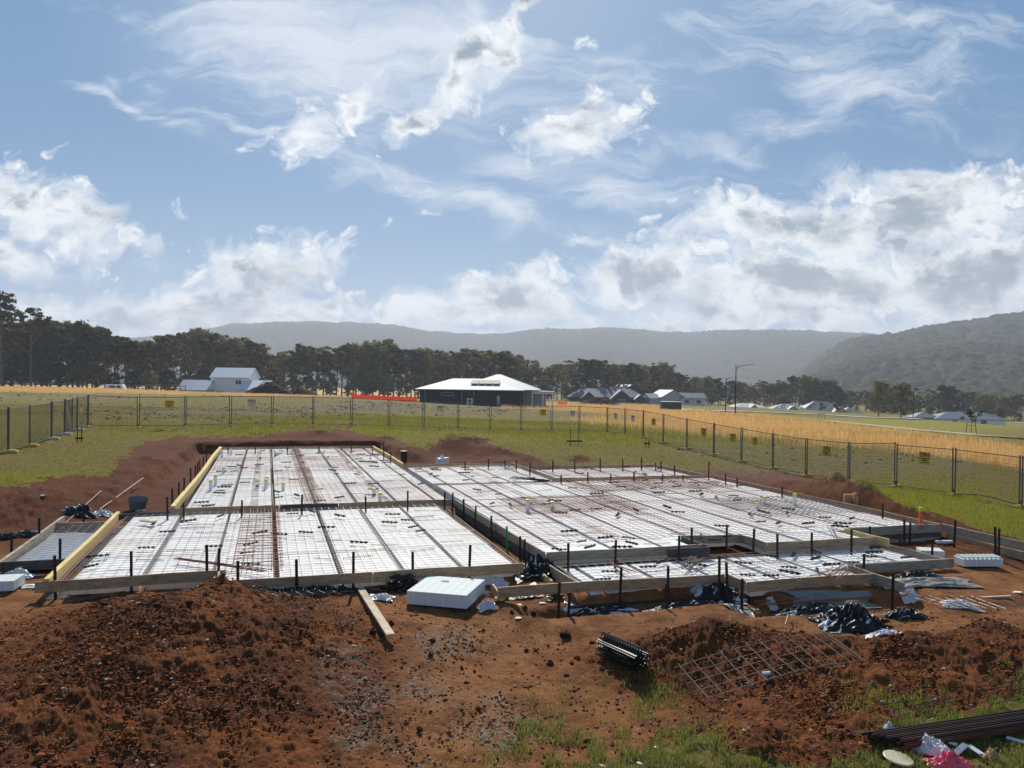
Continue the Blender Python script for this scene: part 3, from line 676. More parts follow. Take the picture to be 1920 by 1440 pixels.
# white two-storey house
e = house('white_house', 'white two storey house with pale metal gable roofs before the trees', 426, 215, 0, .2)
u_ = 215 / FPX
w, rf, g_, cr = MB(), MB(), MB(), MB()
gable_block(w, rf, -5.3, 5.3, 2, 11, -1, 4.9, 7.5, 'x', .4)
gable_block(cr, rf, -12.1, -4.6, -3.5, 5, -1, 1.35, 3.9, 'x', .4, g_)
gable_block(w, rf, 4.4, 11.2, -2, 7, -1, 1.5, 4.0, 'x', .4)
w.build('wall', M_WHITEW, e); cr.build('garage_wall', M_CREAM, e); g_.build('gable', M_WHITEW, e); rf.build('roof', pbsdf('pale metal roof', (.56, .60, .64), .5, 0, .3)[0], e)
window(e, 1.6, 3.3, 1.96, 2.9, 4.1, M_TRIM, 1); window(e, -9.3, -7.5, -3.54, -.1, .9, M_TRIM, 1); window(e, -3.8, -1.6, 1.95, -.6, .9, M_TRIM, 2); window(e, 1.4, 2.6, 1.95, -.5, .6, M_TRIM, 0)
f = MB()
for yy in (-3.2, -1.0):
    f.beam((11.6, yy, 4.1), (15.2, yy, .9), .3, .3); f.beam((11.6, yy, 4.1), (8.9, yy, 1.6), .3, .3)
f.beam((11.6, -3.2, 4.1), (11.6, 3, 4.1), .25, .25); f.beam((15.2, -3.2, .9), (15.2, 3, .9), .3, .3); f.beam((15.2, -3.2, .9), (17.0, -3.2, .9), .25, .2)
for yy in (-3.2, 2.6): f.beam((15.2, yy, -1), (15.2, yy, .9), .25, .25)
f.build('porch_frame', M_TRIM, e)

# dark brick house with a pale hip roof
e = house('brick_house', 'dark brick bungalow with pale hipped roof, solar panels and patio in mid field', 882, 138, R(-4), -.15)
w, rf = MB(), MB()
w.box((0, 5.5, 1.2), (18.2, 11, 3.2)); w.build('wall', M_DARKW, e)
hip_roof(rf, -9.4, 9.1, 0, 11, 2.8, 4.9, .55); hip_roof(rf, -3.2, 11.6, 3, 17.0, 2.86, 5.8, .5)
rf.build('roof', M_ROOFW, e)
w = MB(); w.box((11.2, 8.0, 1.2), (4.2, 5, 3.2)); w.build('side_wall', M_GREYW, e)
w = MB(); w.box((11.0, 13, 1.2), (1.6, 6, 3.2)); w.build('rear_wall', M_DARKW, e)
w = MB(); w.box((12.9, 4.6, 2.66), (3.9, 5.6, .22)); 
pt = MB()
for xx in (11.0, 12.9, 14.6): pt.box((xx, 2.0, 1.0), (.16, .16, 3.1))
pt.box((14.6, 7.0, 1.0), (.16, .16, 3.1)); pt.box((12.85, 2.0, 2.45), (3.75, .14, .2)); po = w.build('patio_roof', M_ROOFW, e); pt.build('post', M_TRIM, po)
w = MB(); w.box((12.9, 4.6, -.25), (4.2, 5.8, .3)); w.build('patio_slab', M_GREYW, e)
window(e, -5.2, -3.0, -.03, 1.75, 2.35, M_GREYW, 0)
for xx in (-8.1, -1.5, .7, 8.8):
    d = MB(); d.tube([(xx, -.07, 2.75), (xx, -.07, -.4)], .05, 6); d.build('downpipe', M_GREYW if xx < 5 else M_DARKW, e)
sp = MB(); sl = (4.9 - 2.8) / 6.05; n_ = Vector((0, -sl, 1)).normalized(); rotm = Matrix.Rotation(math.atan(sl), 3, 'X')
for k in range(4): sp.box((.4 + k * 1.33, 2.9, 2.94 + sl * 3.45 + .2), (1.25, 2.1, .06), M=rotm)
sp.build('solar_panel', M_PANEL, e)
ac = MB(); ac.box((0, 0, .85), (1.0, .42, 1.7)); a = ac.build('air_conditioner', M_TRIM, e, loc=(0.0, -.5, -.35))
for zz in (.45, 1.25):
    fm = MB(); fm.tube([(0, -.23, zz), (0, -.2, zz)], .33, 16); fm.build('fan_grille', M_PANEL, a)
    fm = MB(); fm.tube([(0, -.245, zz), (0, -.23, zz)], .10, 12); fm.build('fan_hub', M_GREYW, a)
hw = MB(); hw.tube([(0, 0, 0), (0, 0, 1.7), (0, 0, 2.15), (0, 0, 2.25)], [.3, .3, .27, .1], 14); hw.build('water_tank', M_GREYW, e, loc=(5.1, -.45, -.3), smooth=True)
cj = MB(); cj.tube([(1, 4, 4.9), (1, 4, 5.6)], .05, 6); cj.build('vent_pipe', M_GREYW, e)

# grey roofed houses on the right
def block_house(name, label, px, Y, blocks, wallm, roofm, rz=0., hips=(), wins=(), zoff=0.):
    e = house(name, label, px, Y, rz, zoff); w, rf = MB(), MB()
    for b in blocks: gable_block(w, rf, *b)
    for b in hips:
        x0, x1, y0, y1, ze, zr = b; w.box(((x0 + x1) / 2, (y0 + y1) / 2, ze / 2 - .6), (x1 - x0, y1 - y0, ze + 1.2)); hip_roof(rf, x0, x1, y0, y1, ze, zr)
    w.build('wall', wallm, e); rf.build('roof', roofm, e)
    for a in wins: window(e, *a, M_TRIM, 1)
    return e
block_house('grey_house', 'long dark house with several grey gables beyond the brown heap', 1137, 258,
    [(-8.5, -4.0, -4, 3, -1, 1.6, 3.6, 'y', .4), (1.2, 7.8, -4, 3, -1, 1.5, 4.2, 'y', .4), (9.2, 12.4, -4.2, 3, -1, 1.5, 2.8, 'y', .4)], M_DARKW, M_ROOFG, 0, hips=[(-12, 13, 0, 9, 1.7, 4.7)], wins=[(-2.5, -.5, -.03, .2, 1.4), (3.2, 5.6, -4.05, -.2, 1.2)])
block_house('dark_barn', 'dark barn with pale lit gable roof behind the grey gabled house', 1188, 280, [(-6.5, 6.5, 0, 12, -1, 3.9, 6.6, 'y', .5)], M_DARKW, M_ROOFW, R(18))
block_house('small_house', 'small grey walled house with pale gable roof behind the green container', 1262, 262, [(-4.5, 4.5, 0, 8, -1, 2.6, 4.9, 'y', .4), (-8.5, -4.6, 1, 6, -1, 2.2, 3.6, 'x', .3)], M_GREYW, M_ROOFW, R(22), wins=[(1.0, 2.4, -.04, .6, 1.6)])
e = block_house('cottage', 'low pale cottage with grey roof and veranda right of the container', 1303, 262, [(-4.2, 4.2, 1.2, 8, -1, 2.6, 4.1, 'x', .4)], M_WHITEW, M_ROOFG, R(4), wins=[(-3, -1.2, 1.16, .6, 1.8), (1, 2.6, 1.16, .6, 1.8)])
pt = MB()
for k in range(5): pt.box((-4.1 + 2.05 * k, -.6, .9), (.13, .13, 3.2))
pt.box((0, -.6, 2.45), (8.6, .14, .2)); pt.build('veranda_posts', M_TRIM, e); v_ = MB(); v_.box((0, .2, 2.6), (8.8, 2.0, .12)); v_.build('veranda_roof', M_ROOFG, e)
block_house('pale_roof_house', 'long low house with pale roof right of the tall street lamp', 1408, 270, [(-1.2, 2.2, -2.4, 3, -1, 1.2, 2.7, 'y', .3)], M_GREYW, M_ROOFW, 0, hips=[(-6, 6, 0, 9, 1.5, 3.1)], zoff=-1.7)
e = block_house('skylight_house', 'dark roofed house with white striped roof edges', 1482, 262, [(-1.5, 2.5, -2, 3, -1, 1.4, 2.8, 'y', .3)], M_GREYW, M_ROOFG, R(-6), hips=[(-6, 6.2, 0, 9, 1.5, 3.5)], zoff=-1.7)
s_ = MB()
for k in range(4): s_.beam((-3.6 + k * 2.2, .2, 1.95), (-2.0 + k * 2.2, 3.8, 3.35), .16, .08)
s_.build('roof_edge', M_TRIM, e)
e = block_house('blue_roof_house', 'wide house with dark blue hipped roof and white ridge caps', 1562, 262, [(-1, 4.0, -2.5, 4, -1, 1.5, 3.3, 'y', .3)], M_GREYW, M_ROOFG, R(-3), hips=[(-10, 5.5, 0, 11, 1.8, 5.2), (4, 10.5, 2, 9, 1.3, 3.4)], wins=[(-7, -5.4, -.03, .3, 1.3)], zoff=-1.9)
s_ = MB(); s_.beam((-10.4, -.5, 2.1), (-4.8, 5.2, 5.3), .2, .1); s_.beam((1.5, -2.8, 3.45), (1.5, 2, 3.45), .2, .1); s_.build('ridge_cap', M_TRIM, e)
e = block_house('long_roof_house', 'long low grey roofed house with white wall at the far right', 1806, 236, [], M_WHITEW, M_ROOFG, R(-7), hips=[(-7.5, 12.3, 0, 10, 1.5, 3.7), (-13, -6, 2, 9, 1.7, 3.6)], wins=[(-3, -1.6, -.03, .3, 1.3), (5.2, 6.8, -.03, .2, 1.4)], zoff=-.5)
s_ = MB(); s_.beam((12.6, -.3, 1.75), (7.0, 4.9, 3.85), .2, .1); s_.beam((3.0, -.4, 1.7), (3.0, 4.9, 3.85), .2, .1); s_.build('ridge_cap', M_TRIM, e)

# green container
def corrug():
    m, t, b = pbsdf('green painted steel', (.035, .055, .022), .55); tc = t.new('ShaderNodeTexCoord').outputs['Object']
    wv = t.new('ShaderNodeTexWave'); wv.inputs['Scale'].default_value = 2.2; t.put(wv.inputs[0], tc); bump(t, b, wv.outputs[1], .6, .08); return m
M_CONT = corrug()
X = (1258 - 960) / FPX * 172; e = thing('container', 'dark green steel container with pale lid at the edge of the golden grass', 'container', (X, 172, g1(X, 172)), 0)
b_ = MB(); b_.box((0, 0, 1.0), (4.3, 2.3, 1.8)); b_.build('body', M_CONT, e)
b_ = MB(); b_.box((0, 0, 1.96), (4.4, 2.4, .08)); b_.build('lid', M_TRIM, e)
b_ = MB()
for sx in (-1.6, 1.6): b_.box((sx, 0, .05), (.3, 2.2, .12))
b_.build('skid', M_DARKW, e)
b_ = MB(); b_.box((.6, -1.18, .4), (1.2, .05, .5)); b_.build('hatch', M_DARKW, e)

# brown spoil far off
def soil_mat():
    m, t, b = pbsdf('dark soil', rough=.95, spec=.1); P = t.new('ShaderNodeNewGeometry').outputs['Position']; n = t.noise(P, 3, 6, .7)
    t.put(b.inputs['Base Color'], t.mix(t.ramp(n, .35, .7), (.03, .013, .009), (.10, .04, .022))); bump(t, b, n, 1., .2); return m
M_SOIL = soil_mat()
def far_heap(px, Y, L, D, H, label, seed):
    X = (px - 960) / FPX * Y; n = 40; u, v = np.meshgrid(np.linspace(-1, 1, n), np.linspace(-1, 1, n)); r = np.hypot(u, v)
    z = np.clip(1 - r ** 1.3, -.15, 1) * H * (.75 + .5 * fbm(u * 2 + seed, v * 2, 4, seed)) + (fbm(u * 9, v * 9, 3, seed) - .5) * .2 * H - .1
    a = (np.arange(n - 1)[:, None] * n + np.arange(n - 1)).ravel()
    me = np_mesh('soil_heap', np.stack([u * L / 2, v * D / 2, z], -1).reshape(-1, 3), [np.stack([a, a + 1, a + n + 1, a + n], 1)], True)
    o = obj('soil_heap', me, M_SOIL, loc=(X, Y, g1(X, Y))); tag(o, label, 'soil heap', 'heaps of soil far across the field')
far_heap(505, 150, 10.5, 6, 2.5, 'large dark brown soil heap in front of the white house', 1)
far_heap(562, 152, 8, 5, 1.8, 'lower brown soil heap right of the large one', 2)
far_heap(1122, 215, 13, 6, 2.0, 'long low dark heap in front of the grey gabled house', 3)
# orange barrier mesh
M_ORANGE = leaf_mat('orange barrier mesh', (.95, .10, .03), (.98, .16, .05), .55)
def barrier(pts, Y, h, label):
    m = MB(); P = []
    base = [((p - 960) / FPX * y_, y_) for p, y_ in pts]
    for i in range(len(base) - 1):
        (xa, ya), (xb, yb) = base[i], base[i + 1]; n = 10
        for k in range(n):
            t0, t1 = k / n, (k + 1) / n; sag = .12 * math.sin(math.pi * (t0 % 1))
            a = (xa + (xb - xa) * t0, ya + (yb - ya) * t0); b = (xa + (xb - xa) * t1, ya + (yb - ya) * t1)
            za, zb = g1(*a), g1(*b)
            for hh in (.15, .4, .65, .9): m.beam((*a, za + hh * h - sag), (*b, zb + hh * h - .12 * math.sin(math.pi * t1)), .02, .21 * h)
            m.beam((*a, za), (*a, za + h), .05, .05)
    o = m.build('barrier_fence', M_ORANGE, origin=(base[0][0], base[0][1], g1(*base[0]))); tag(o, label, 'barrier', 'orange mesh barriers')
barrier([(660, 140), (700, 141), (745, 142), (782, 143)], 140, .8, 'bright orange mesh barrier left of the dark brick house')
barrier([(1046, 178), (1064, 179)], 178, .9, 'small orange mesh barrier right of the dark brick house')

# street lamps
M_POLE = pbsdf('dark pole', (.018, .02, .024), .5, .3)[0]
M_LAMPH = pbsdf('lamp head', (.25, .26, .28), .5, .3)[0]
def street_lamp(px, Y, h, arm, label, flip=1):
    X = (px - 960) / FPX * Y; e = thing('street_lamp', label, 'street lamp', (X, Y, g1(X, Y)), 0, 'street lamps')
    p = MB(); p.tube([(0, 0, -.2), (0, 0, h * .55), (0, 0, h)], [.11, .09, .06], 8); p.build('pole', M_POLE, e)
    a = MB(); a.tube([(0, 0, h * .93), (flip * arm * .18, 0, h * .965), (flip * arm * .45, 0, h * .99), (flip * arm, 0, h + .02)], [.05, .05, .045, .04], 6)
    a.tube([(0, 0, h * .86), (flip * arm * .10, 0, h * .92), (flip * arm * .3, 0, h * .975)], .035, 5); a.build('arm', M_POLE, e)
    l = MB(); l.hexa([(flip * arm * .95, -.12, h - .02), (flip * (arm + .75), -.10, h), (flip * (arm + .75), .10, h), (flip * arm * .95, .12, h - .02), (flip * arm * .95, -.12, h + .08), (flip * (arm + .75), -.10, h + .05), (flip * (arm + .75), .10, h + .05), (flip * arm * .95, .12, h + .08)]) ; l.build('lamp_head', M_LAMPH, e)
street_lamp(1379.5, 117, 7.6, 2.1, 'nearest and tallest street lamp, standing in the golden grass')
street_lamp(1361, 158, 7.7, 1.6, 'second street lamp, just left of the tallest one')
street_lamp(1713, 178, 7.7, 1.9, 'third street lamp, before the hill at the right')
street_lamp(1500.5, 300, 9.0, 1.6, 'small distant street lamp over the dark roofs')
# footpath
def ribbon(name, pts, wid, mat, dz=.03, label=None):
    P = []; 
    pts = [Vector((*gp(a, b)[:2], 0)) for a, b in pts]; q = []
    for i in range(len(pts) - 1):
        for k in range(14): q.append(pts[i].lerp(pts[i + 1], k / 14))
    q.append(pts[-1]); V = []
    for i, p in enumerate(q):
        d = (q[min(i + 1, len(q) - 1)] - q[max(i - 1, 0)]).normalized(); s = Vector((d.y, -d.x, 0))
        for f in (-.5, -.25, 0, .25, .5):
            c = p + s * wid * f; V.append((c.x, c.y, max(g1(c.x, c.y), g1(p.x, p.y) - .02) + dz))
    n = 5; a = (np.arange(len(q) - 1)[:, None] * n + np.arange(n - 1)).ravel()
    o = obj(name, np_mesh(name, np.array(V), [np.stack([a, a + 1, a + n + 1, a + n], 1)], True), mat); tag(o, kind='structure')
M_PATH = pbsdf('concrete path', (.36, .34, .31), .9)[0]
ribbon('footpath', [(1540, 790), (1640, 800), (1730, 809), (1830, 817), (1930, 825), (2100, 838)], 3.4, M_PATH, .14)
ribbon('road', [(1240, 770), (1290, 768), (1330, 771), (1400, 772), (1480, 775), (1560, 779), (1700, 786), (1800, 789), (2000, 794)], 5, M_PATH, .16)
# staked saplings
M_STAKE = pbsdf('grey timber', (.14, .11, .08), .9)[0]
def sapling(px, Y, h, label, seed):
    X = (px - 960) / FPX * Y; e = thing('staked_sapling', label, 'sapling', (X, Y, g1(X, Y)), 0, 'young trees tied to stakes'); r_ = np.random.default_rng(seed)
    t = MB(); t.tube([(0, 0, 0), (.05, 0, h * .5), (0, .05, h)], [.04, .03, .01], 5); t.build('trunk', M_BARK, e)
    cen = np.array([[r_.normal() * .35, r_.normal() * .35, h * (.55 + .45 * r_.random())] for _ in range(16)]); V, F = leaf_cloud(cen, np.full(16, .34), 900, .09, r_, .8)
    obj('crown', np_mesh('crown', V, [F]), M_LEAF2, e)
    for s in (-1, 1): q = MB(); q.beam((s * .75, 0, -.1), (s * .55, 0, 1.6), .07, .07); q.build('stake', M_STAKE, e)
    q = MB(); q.beam((-.6, 0, 1.2), (.6, 0, 1.25), .02, .05); q.build('tie', M_STAKE, e)
sapling(1822, 105, 3.4, 'leafy sapling between two leaning stakes beside the footpath', 3)
sapling(1541, 165, 3.6, 'sapling with stakes before the wide blue roofed house', 4)
sapling(1570, 195, 3.0, 'smallest sapling, right of the one before the blue roof', 5)

# white van behind the far grass, and the rail fence beside it
Y_ = 178; X = (219 - 960) / FPX * Y_; e = thing('parked_van', 'white van half hidden by the dry grass at the far left', 'van', (X, Y_, g1(X, Y_) - .95), 0)
m = MB(); m.hexa([(-2.4, -.9, .4), (2.4, -.9, .4), (2.4, .9, .4), (-2.4, .9, .4), (-2.3, -.85, 2.05), (1.5, -.85, 2.1), (1.5, .85, 2.1), (-2.3, .85, 2.05)]); m.build('body', M_TRIM, e, bevel=.1)
m = MB(); m.box((.9, -.93, 1.6), (.9, .03, .5)); m.box((-.6, -.93, 1.6), (1.3, .03, .45)); m.build('window', M_GLASS, e)
for xx in (-1.5, 1.5): m = MB(); m.tube([(xx, -.95, .35), (xx, -.7, .35)], .35, 12); m.build('wheel', M_DARKW, e)
e = thing('rail_fence', 'dark post and rail fence left of the white house', 'fence', (*at_y(290, 730, 188)[:2], g1(*at_y(290, 730, 188)[:2])), 0)
for k in range(14): m = MB(); m.box((-7.5 + k * 1.15, 0, .7), (.12, .12, 1.9)); m.build('post', M_STAKE, e)
for zz in (.7, 1.35): m = MB(); m.box((0, -.08, zz), (15.2, .05, .12)); m.build('rail', M_STAKE, e)

# ------------------------------------------------------------------ slab: forms, pods, mesh, stakes
def timber(name, a, b_, streak=(.03, .02, .015)):
    m, t, b = pbsdf(name, rough=.85, spec=.15); tc = t.new('ShaderNodeTexCoord').outputs['Object']; g = t.new('ShaderNodeNewGeometry').outputs['Position']
    n = t.noise(t.mapping(g, rot=(0, 0, -VA), scale=(1.4, 1.4, 16)), 3, 6, .65); n2 = t.noise(g, 1.3, 4, .6); n3 = t.noise(g, 14, 4, .6)
    c = t.mix(t.ramp(n, .3, .7), a, b_); c = t.mix(t.ramp(n2, .5, .75, 0, .6), c, streak); c = t.mix(t.ramp(n3, .58, .75, 0, .5), c, (.16, .06, .03))
    t.put(b.inputs['Base Color'], c); bump(t, b, n, .4, .01); return m
M_TIM = timber('weathered form timber', (.27, .18, .11), (.52, .38, .24), (.17, .105, .065))
M_TIMG = timber('grey form timber', (.24, .20, .15), (.46, .40, .31), (.13, .10, .08))
M_YEL = timber('yellow timber', (.58, .42, .16), (.74, .58, .27), (.42, .28, .10))
M_DKB = timber('dark stained timber', (.05, .045, .045), (.12, .11, .105), (.03, .03, .03))
def foam():
    m, t, b = pbsdf('white foam', rough=.75, spec=.2); o = t.new('ShaderNodeTexCoord').outputs['Object']; g = t.new('ShaderNodeNewGeometry').outputs['Position']
    s = t.new('ShaderNodeSeparateXYZ'); t.l.new(o, s.inputs[0])
    def line(v): return t.math('ABSOLUTE', t.math('SUBTRACT', t.math('FRACT', t.math('MULTIPLY', v, 6.6)), .5))
    ln = t.ramp(t.math('MAXIMUM', line(s.outputs[0]), line(s.outputs[1])), .44, .49, 0, .22)
    st = t.ramp(t.noise(g, .9, 6, .7), .44, .64, 0, .7); st2 = t.ramp(t.noise(g, 6, 5, .7), .5, .66)
    c = t.mix(ln, (.74, .74, .73), (.54, .56, .58))
    c = t.mix(t.math('MULTIPLY', st, st2), c, (.48, .24, .18)); c = t.mix(t.ramp(t.noise(g, .5, 3, .5), .5, .72, 0, .35), c, (.72, .62, .48))
    t.put(b.inputs['Base Color'], c); return m
M_FOAM = foam()
M_STEEL = pbsdf('dark rusty steel', (.040, .026, .020), .6, .3)[0]
M_REBAR = pbsdf('mesh wire', (.26, .23, .21), .4, .5)[0]
M_RUST = pbsdf('rusty mesh wire', (.26, .10, .06), .8, .1)[0]
M_BPL = pbsdf('black plastic', (.018, .018, .020), .35, 0, .5)[0]
M_PVC = pbsdf('white pipe', (.78, .80, .80), .4, 0, .4)[0]
M_CAPY = pbsdf('yellow cap', (.80, .62, .06), .5)[0]
M_GRN = pbsdf('green plastic', (.05, .35, .12), .5)[0]

ZA, ZM, ZB = -.07, 0., -.17
def board(p, q, z, mat, label, h=.19, t=.04, drop=0., group=None, ext=(0, 0), name='form_board'):
    a = Vector(W(*p)); b = Vector(W(*q)); d = (b - a).normalized(); a -= d * ext[0]; b += d * ext[1]; m = MB(); L = (b - a).length; n = max(2, int(L / .9))
    w = random.uniform(-1, 1)
    P = []
    sd = Vector((-d.y, d.x, 0)) * t / 2
    for k in range(n + 1):
        s = k / n; c = a.lerp(b, s); o = Vector((0, 0, z - h / 2 - drop + .008 * math.sin(s * 7 + w * 3))) + Vector((-d.y, d.x, 0)) * .012 * math.sin(s * 5 + w)
        P.append(c + o)
    vs = []; u = Vector((0, 0, h / 2))
    for c in P: vs += [c - sd - u, c + sd - u, c + sd + u, c - sd + u]
    fs = []
    for k in range(n):
        i = 4 * k
        for j in range(4): fs.append((i + j, i + (j + 1) % 4, i + 4 + (j + 1) % 4, i + 4 + j))
    fs += [(3, 2, 1, 0), (4 * n, 4 * n + 1, 4 * n + 2, 4 * n + 3)]
    m.add(vs, fs); c = (a + b) / 2
    o = m.build(name, mat, origin=(c.x, c.y, z - h / 2 - drop)); tag(o, label, 'board', group or 'timber form boards around the slab')
    return o
Bd = board
Bd((-3.75, 15.22), (-.80, 15.36), ZA, M_TIM, 'brown front form board at the left, ending behind the small soil mound', ext=(.05, .1))
Bd((-.78, 14.52), (1.9, 14.50), ZA, M_TIM, 'brown form board right of the jog in the front edge')
Bd((1.92, 14.50), (4.86, 14.50), ZA, M_TIM, 'brown form board of the front edge next to the crumpled black plastic')
Bd((-.82, 15.32), (-.80, 14.56), ZA, M_TIM, 'short pale form board at the jog in the front edge')
Bd((-3.70, 22.3), (-3.62, 15.26), ZA + .03, M_YEL, 'long pale yellow form board on the left edge beside the small porch bay', t=.09, ext=(.15, 0))
Bd((-3.66, 22.28), (-2.45, 22.40), ZA, M_DKB, 'dark form board at the rear left corner of the front bay')
Bd((-2.5, 22.46), (.35, 22.44), ZM, M_TIM, 'brown board stepping up to the rear bay, left length')
Bd((.37, 22.44), (1.95, 22.44), ZM, M_DKB, 'dark stained length of the board stepping up to the rear bay')
Bd((1.97, 22.44), (5.25, 22.44), ZM, M_TIM, 'brown board stepping up to the rear bay, right length')
Bd((-2.38, 22.5), (-2.28, 31.5), ZM + .05, M_YEL, 'near length of the bright yellow board on the far left edge', t=.12, h=.22)
Bd((-2.28, 31.52), (-2.24, 41.6), ZM + .06, M_YEL, 'far length of the bright yellow board on the far left edge', t=.13, h=.22)
Bd((-2.2, 41.66), (5.3, 41.3), ZM + .02, M_TIM, 'form board along the rearmost edge before the cut bank', h=.22)
Bd((5.36, 41.3), (5.46, 32.3), ZM + .04, M_YEL, 'yellow form board on the right side of the rear bay', t=.08)
Bd((5.5, 32.1), (10.12, 31.75), ZM + .02, M_TIM, 'form board behind the white bag at the back edge')
Bd((10.1, 31.7), (10.1, 26.72), ZM + .03, M_TIMG, 'grey form board stepping in beside the rear porch bay', ext=(.2, 0))
Bd((10.14, 26.66), (16.45, 26.3), ZM, M_TIM, 'form board between the rear porch bay and the main slab')
Bd((10.3, 30.85), (16.1, 30.25), ZM, M_TIM, 'rear form board of the small porch bay at the back')
Bd((16.15, 30.2), (16.35, 26.6), ZM, M_TIMG, 'right form board of the small porch bay at the back')
Bd((16.55, 26.2), (16.58, 21.0), ZM, M_TIM, 'far length of the long right edge board')
Bd((16.58, 20.98), (16.60, 15.7), ZM, M_TIM, 'middle length of the long right edge board beside the soil ridge')
Bd((16.66, 15.68), (16.35, 8.2), ZM, M_TIMG, 'top near board of the right edge, running out of the photo')
Bd((16.60, 15.5), (16.45, 12.7), ZM, M_TIM, 'lower board under the top right edge board', drop=.21)
Bd((16.42, 12.6), (16.25, 8.3), ZM, M_TIM, 'lowest board at the right edge of the photo', drop=.34)
Bd((5.33, 22.4), (5.42, 18.3), ZM, M_TIMG, 'far length of the side board between the front bay and main slab')
Bd((5.42, 18.28), (5.50, 15.0), ZM, M_TIMG, 'near length of the side board between the front bay and main slab')
Bd((5.36, 22.3), (5.48, 15.05), ZM, M_DKB, 'second board below the side board of the main slab', drop=.20, t=.03)
Bd((5.52, 14.95), (9.13, 14.90), ZM, M_TIMG, 'pale grey front board of the main slab above the lower porch')
Bd((9.15, 15.82), (9.17, 14.78), ZM, M_DKB, 'short dark board at the notch in the main slab front')
Bd((8.2, 14.74), (9.2, 14.72), ZM - .02, M_DKB, 'short dark board end lying beside the notch')
Bd((9.2, 15.84), (10.62, 15.66), ZM, M_TIMG, 'grey board at the back of the notch')
Bd((10.64, 15.66), (10.66, 14.72), ZM, M_TIMG, 'short grey board returning forward from the notch')
Bd((10.68, 14.70), (13.62, 14.66), ZM, M_TIM, 'front board of the main slab right of the notch')
Bd((13.64, 15.72), (13.70, 14.35), ZM, M_YEL, 'short pale orange board at the right end of the slab front')
Bd((13.74, 15.74), (16.55, 15.66), ZM, M_TIMG, 'upper board of the two board wall at the right', h=.2)
Bd((13.74, 15.72), (16.55, 15.62), ZM, M_DKB, 'middle dark board of the wall at the right', h=.12, drop=.205, t=.03)
Bd((13.76, 15.70), (16.50, 15.58), ZM, M_TIMG, 'bottom pale board of the wall at the right', h=.17, drop=.33)
Bd((5.44, 14.82), (5.50, 13.30), ZB, M_TIMG, 'left board of the lower porch bay', ext=(0, .15))
Bd((5.22, 14.95), (5.26, 13.9), ZB - .12, M_YEL, 'short board with a pale top leaning beside the corner stakes')
Bd((3.97, 13.26), (8.50, 13.07), ZB, M_TIM, 'long brown front board of the lower porch, overhanging at its left end')
Bd((8.56, 13.07), (8.58, 12.47), ZB, M_TIM, 'short board returning forward in the lower porch front')
Bd((8.60, 12.45), (11.42, 12.38), ZB, M_TIM, 'front board of the lower porch right of the return')
Bd((11.44, 13.06), (11.46, 11.62), ZB, M_TIMG, 'board running towards the camera from the lower porch corner')
Bd((11.66, 13.10), (14.12, 13.0), ZB, M_TIMG, 'right front board of the lower porch beside the plastic sheet')
Bd((13.86, 14.58), (13.95, 13.04), ZB, M_TIMG, 'right end board of the lower porch', ext=(.1, 0))
Bd((-5.0, 22.6), (-4.92, 17.3), ZA - .05, M_TIMG, 'grey left board of the small bay at the left edge', t=.07, ext=(0, .6), h=.22)
Bd((-4.96, 21.6), (-3.72, 21.45), ZA - .05, M_TIM, 'rear board of the small bay at the left edge', ext=(0, 0))
Bd((-5.6, 17.25), (-3.78, 17.25), ZA - .05, M_DKB, 'dark front board of the small bay at the left edge')
# pods
def pod_mesh(w, d, h):
    m = MB(); n = 1
    m.box((0, 0, -h / 2), (w, d, h)); return m
pods = []
ON = ['first', 'second', 'third', 'fourth', 'fifth', 'sixth', 'seventh', 'eighth', 'ninth', 'tenth', 'eleventh', 'twelfth', 'thirteenth', 'fourteenth', 'fifteenth', 'sixteenth', 'seventeenth', 'eighteenth', 'nineteenth', 'twentieth', 'last']
def pod_label(lab, i, ni, j, k, nj, n):
    if nj > 1: return f'{lab}, {ON[i]} column, {ON[k]} from front {("before", "beyond")[j]} the cross rib'
    return f'{lab}, {ON[i]} column, {ON[k]} from front'
def pod_region(u0, u1, v0, v1, z, lab, ulines, cross=(), h=.225):
    """pods between the given rib lines"""
    us = [k for k in ulines if u0 - .3 < k < u1 + .3]; edges = sorted(set([u0] + [k for k in us if u0 + .2 < k < u1 - .2] + [u1]))
    vs = [v0] + [c for c in cross if v0 + .3 < c < v1 - .3] + [v1]
    for i in range(len(edges) - 1):
        a, b = edges[i] + (.055 if i else 0), edges[i + 1] - (.055 if i < len(edges) - 2 else 0)
        for j in range(len(vs) - 1):
            c0, c1 = vs[j] + (.055 if j else 0), vs[j + 1] - (.055 if j < len(vs) - 2 else 0); n = max(1, round((c1 - c0) / 1.09)); dv = (c1 - c0) / n
            for k in range(n):
                mt = MB(); w_, d_ = b - a, dv - .008; mt.box((0, 0, -h / 2), (w_, d_, h))
                x, y, _ = W((a + b) / 2, c0 + (k + .5) * dv); o = mt.build('foam_pod', M_FOAM, loc=(x, y, z - .095 + random.uniform(-.006, .006)), rot=(random.uniform(-.004, .004), random.uniform(-.004, .004), -VA))
                tag(o, pod_label(lab, i, len(edges) - 1, j, k, len(vs) - 1, n), 'foam block', 'white foam pods laid in rows in the slab'); pods.append(o)
UL = [-.965 + 1.165 * k for k in range(-3, 18)]
pod_region(-3.30, -.97, 15.42, 22.25, ZA, 'foam pod in front left bay', UL)
pod_region(-.90, 4.75, 14.72, 22.25, ZA, 'foam pod in front middle bay', UL)
pod_region(-2.1, 5.25, 22.6, 41.4, ZM, 'foam pod in rear left bay', UL, cross=(31.6,))
pod_region(5.55, 10.0, 26.6, 31.6, ZM, 'foam pod in back middle bay', UL, cross=())
pod_region(5.60, 16.3, 15.95, 26.2, ZM, 'foam pod in wide right bay', UL, cross=(22.7,))
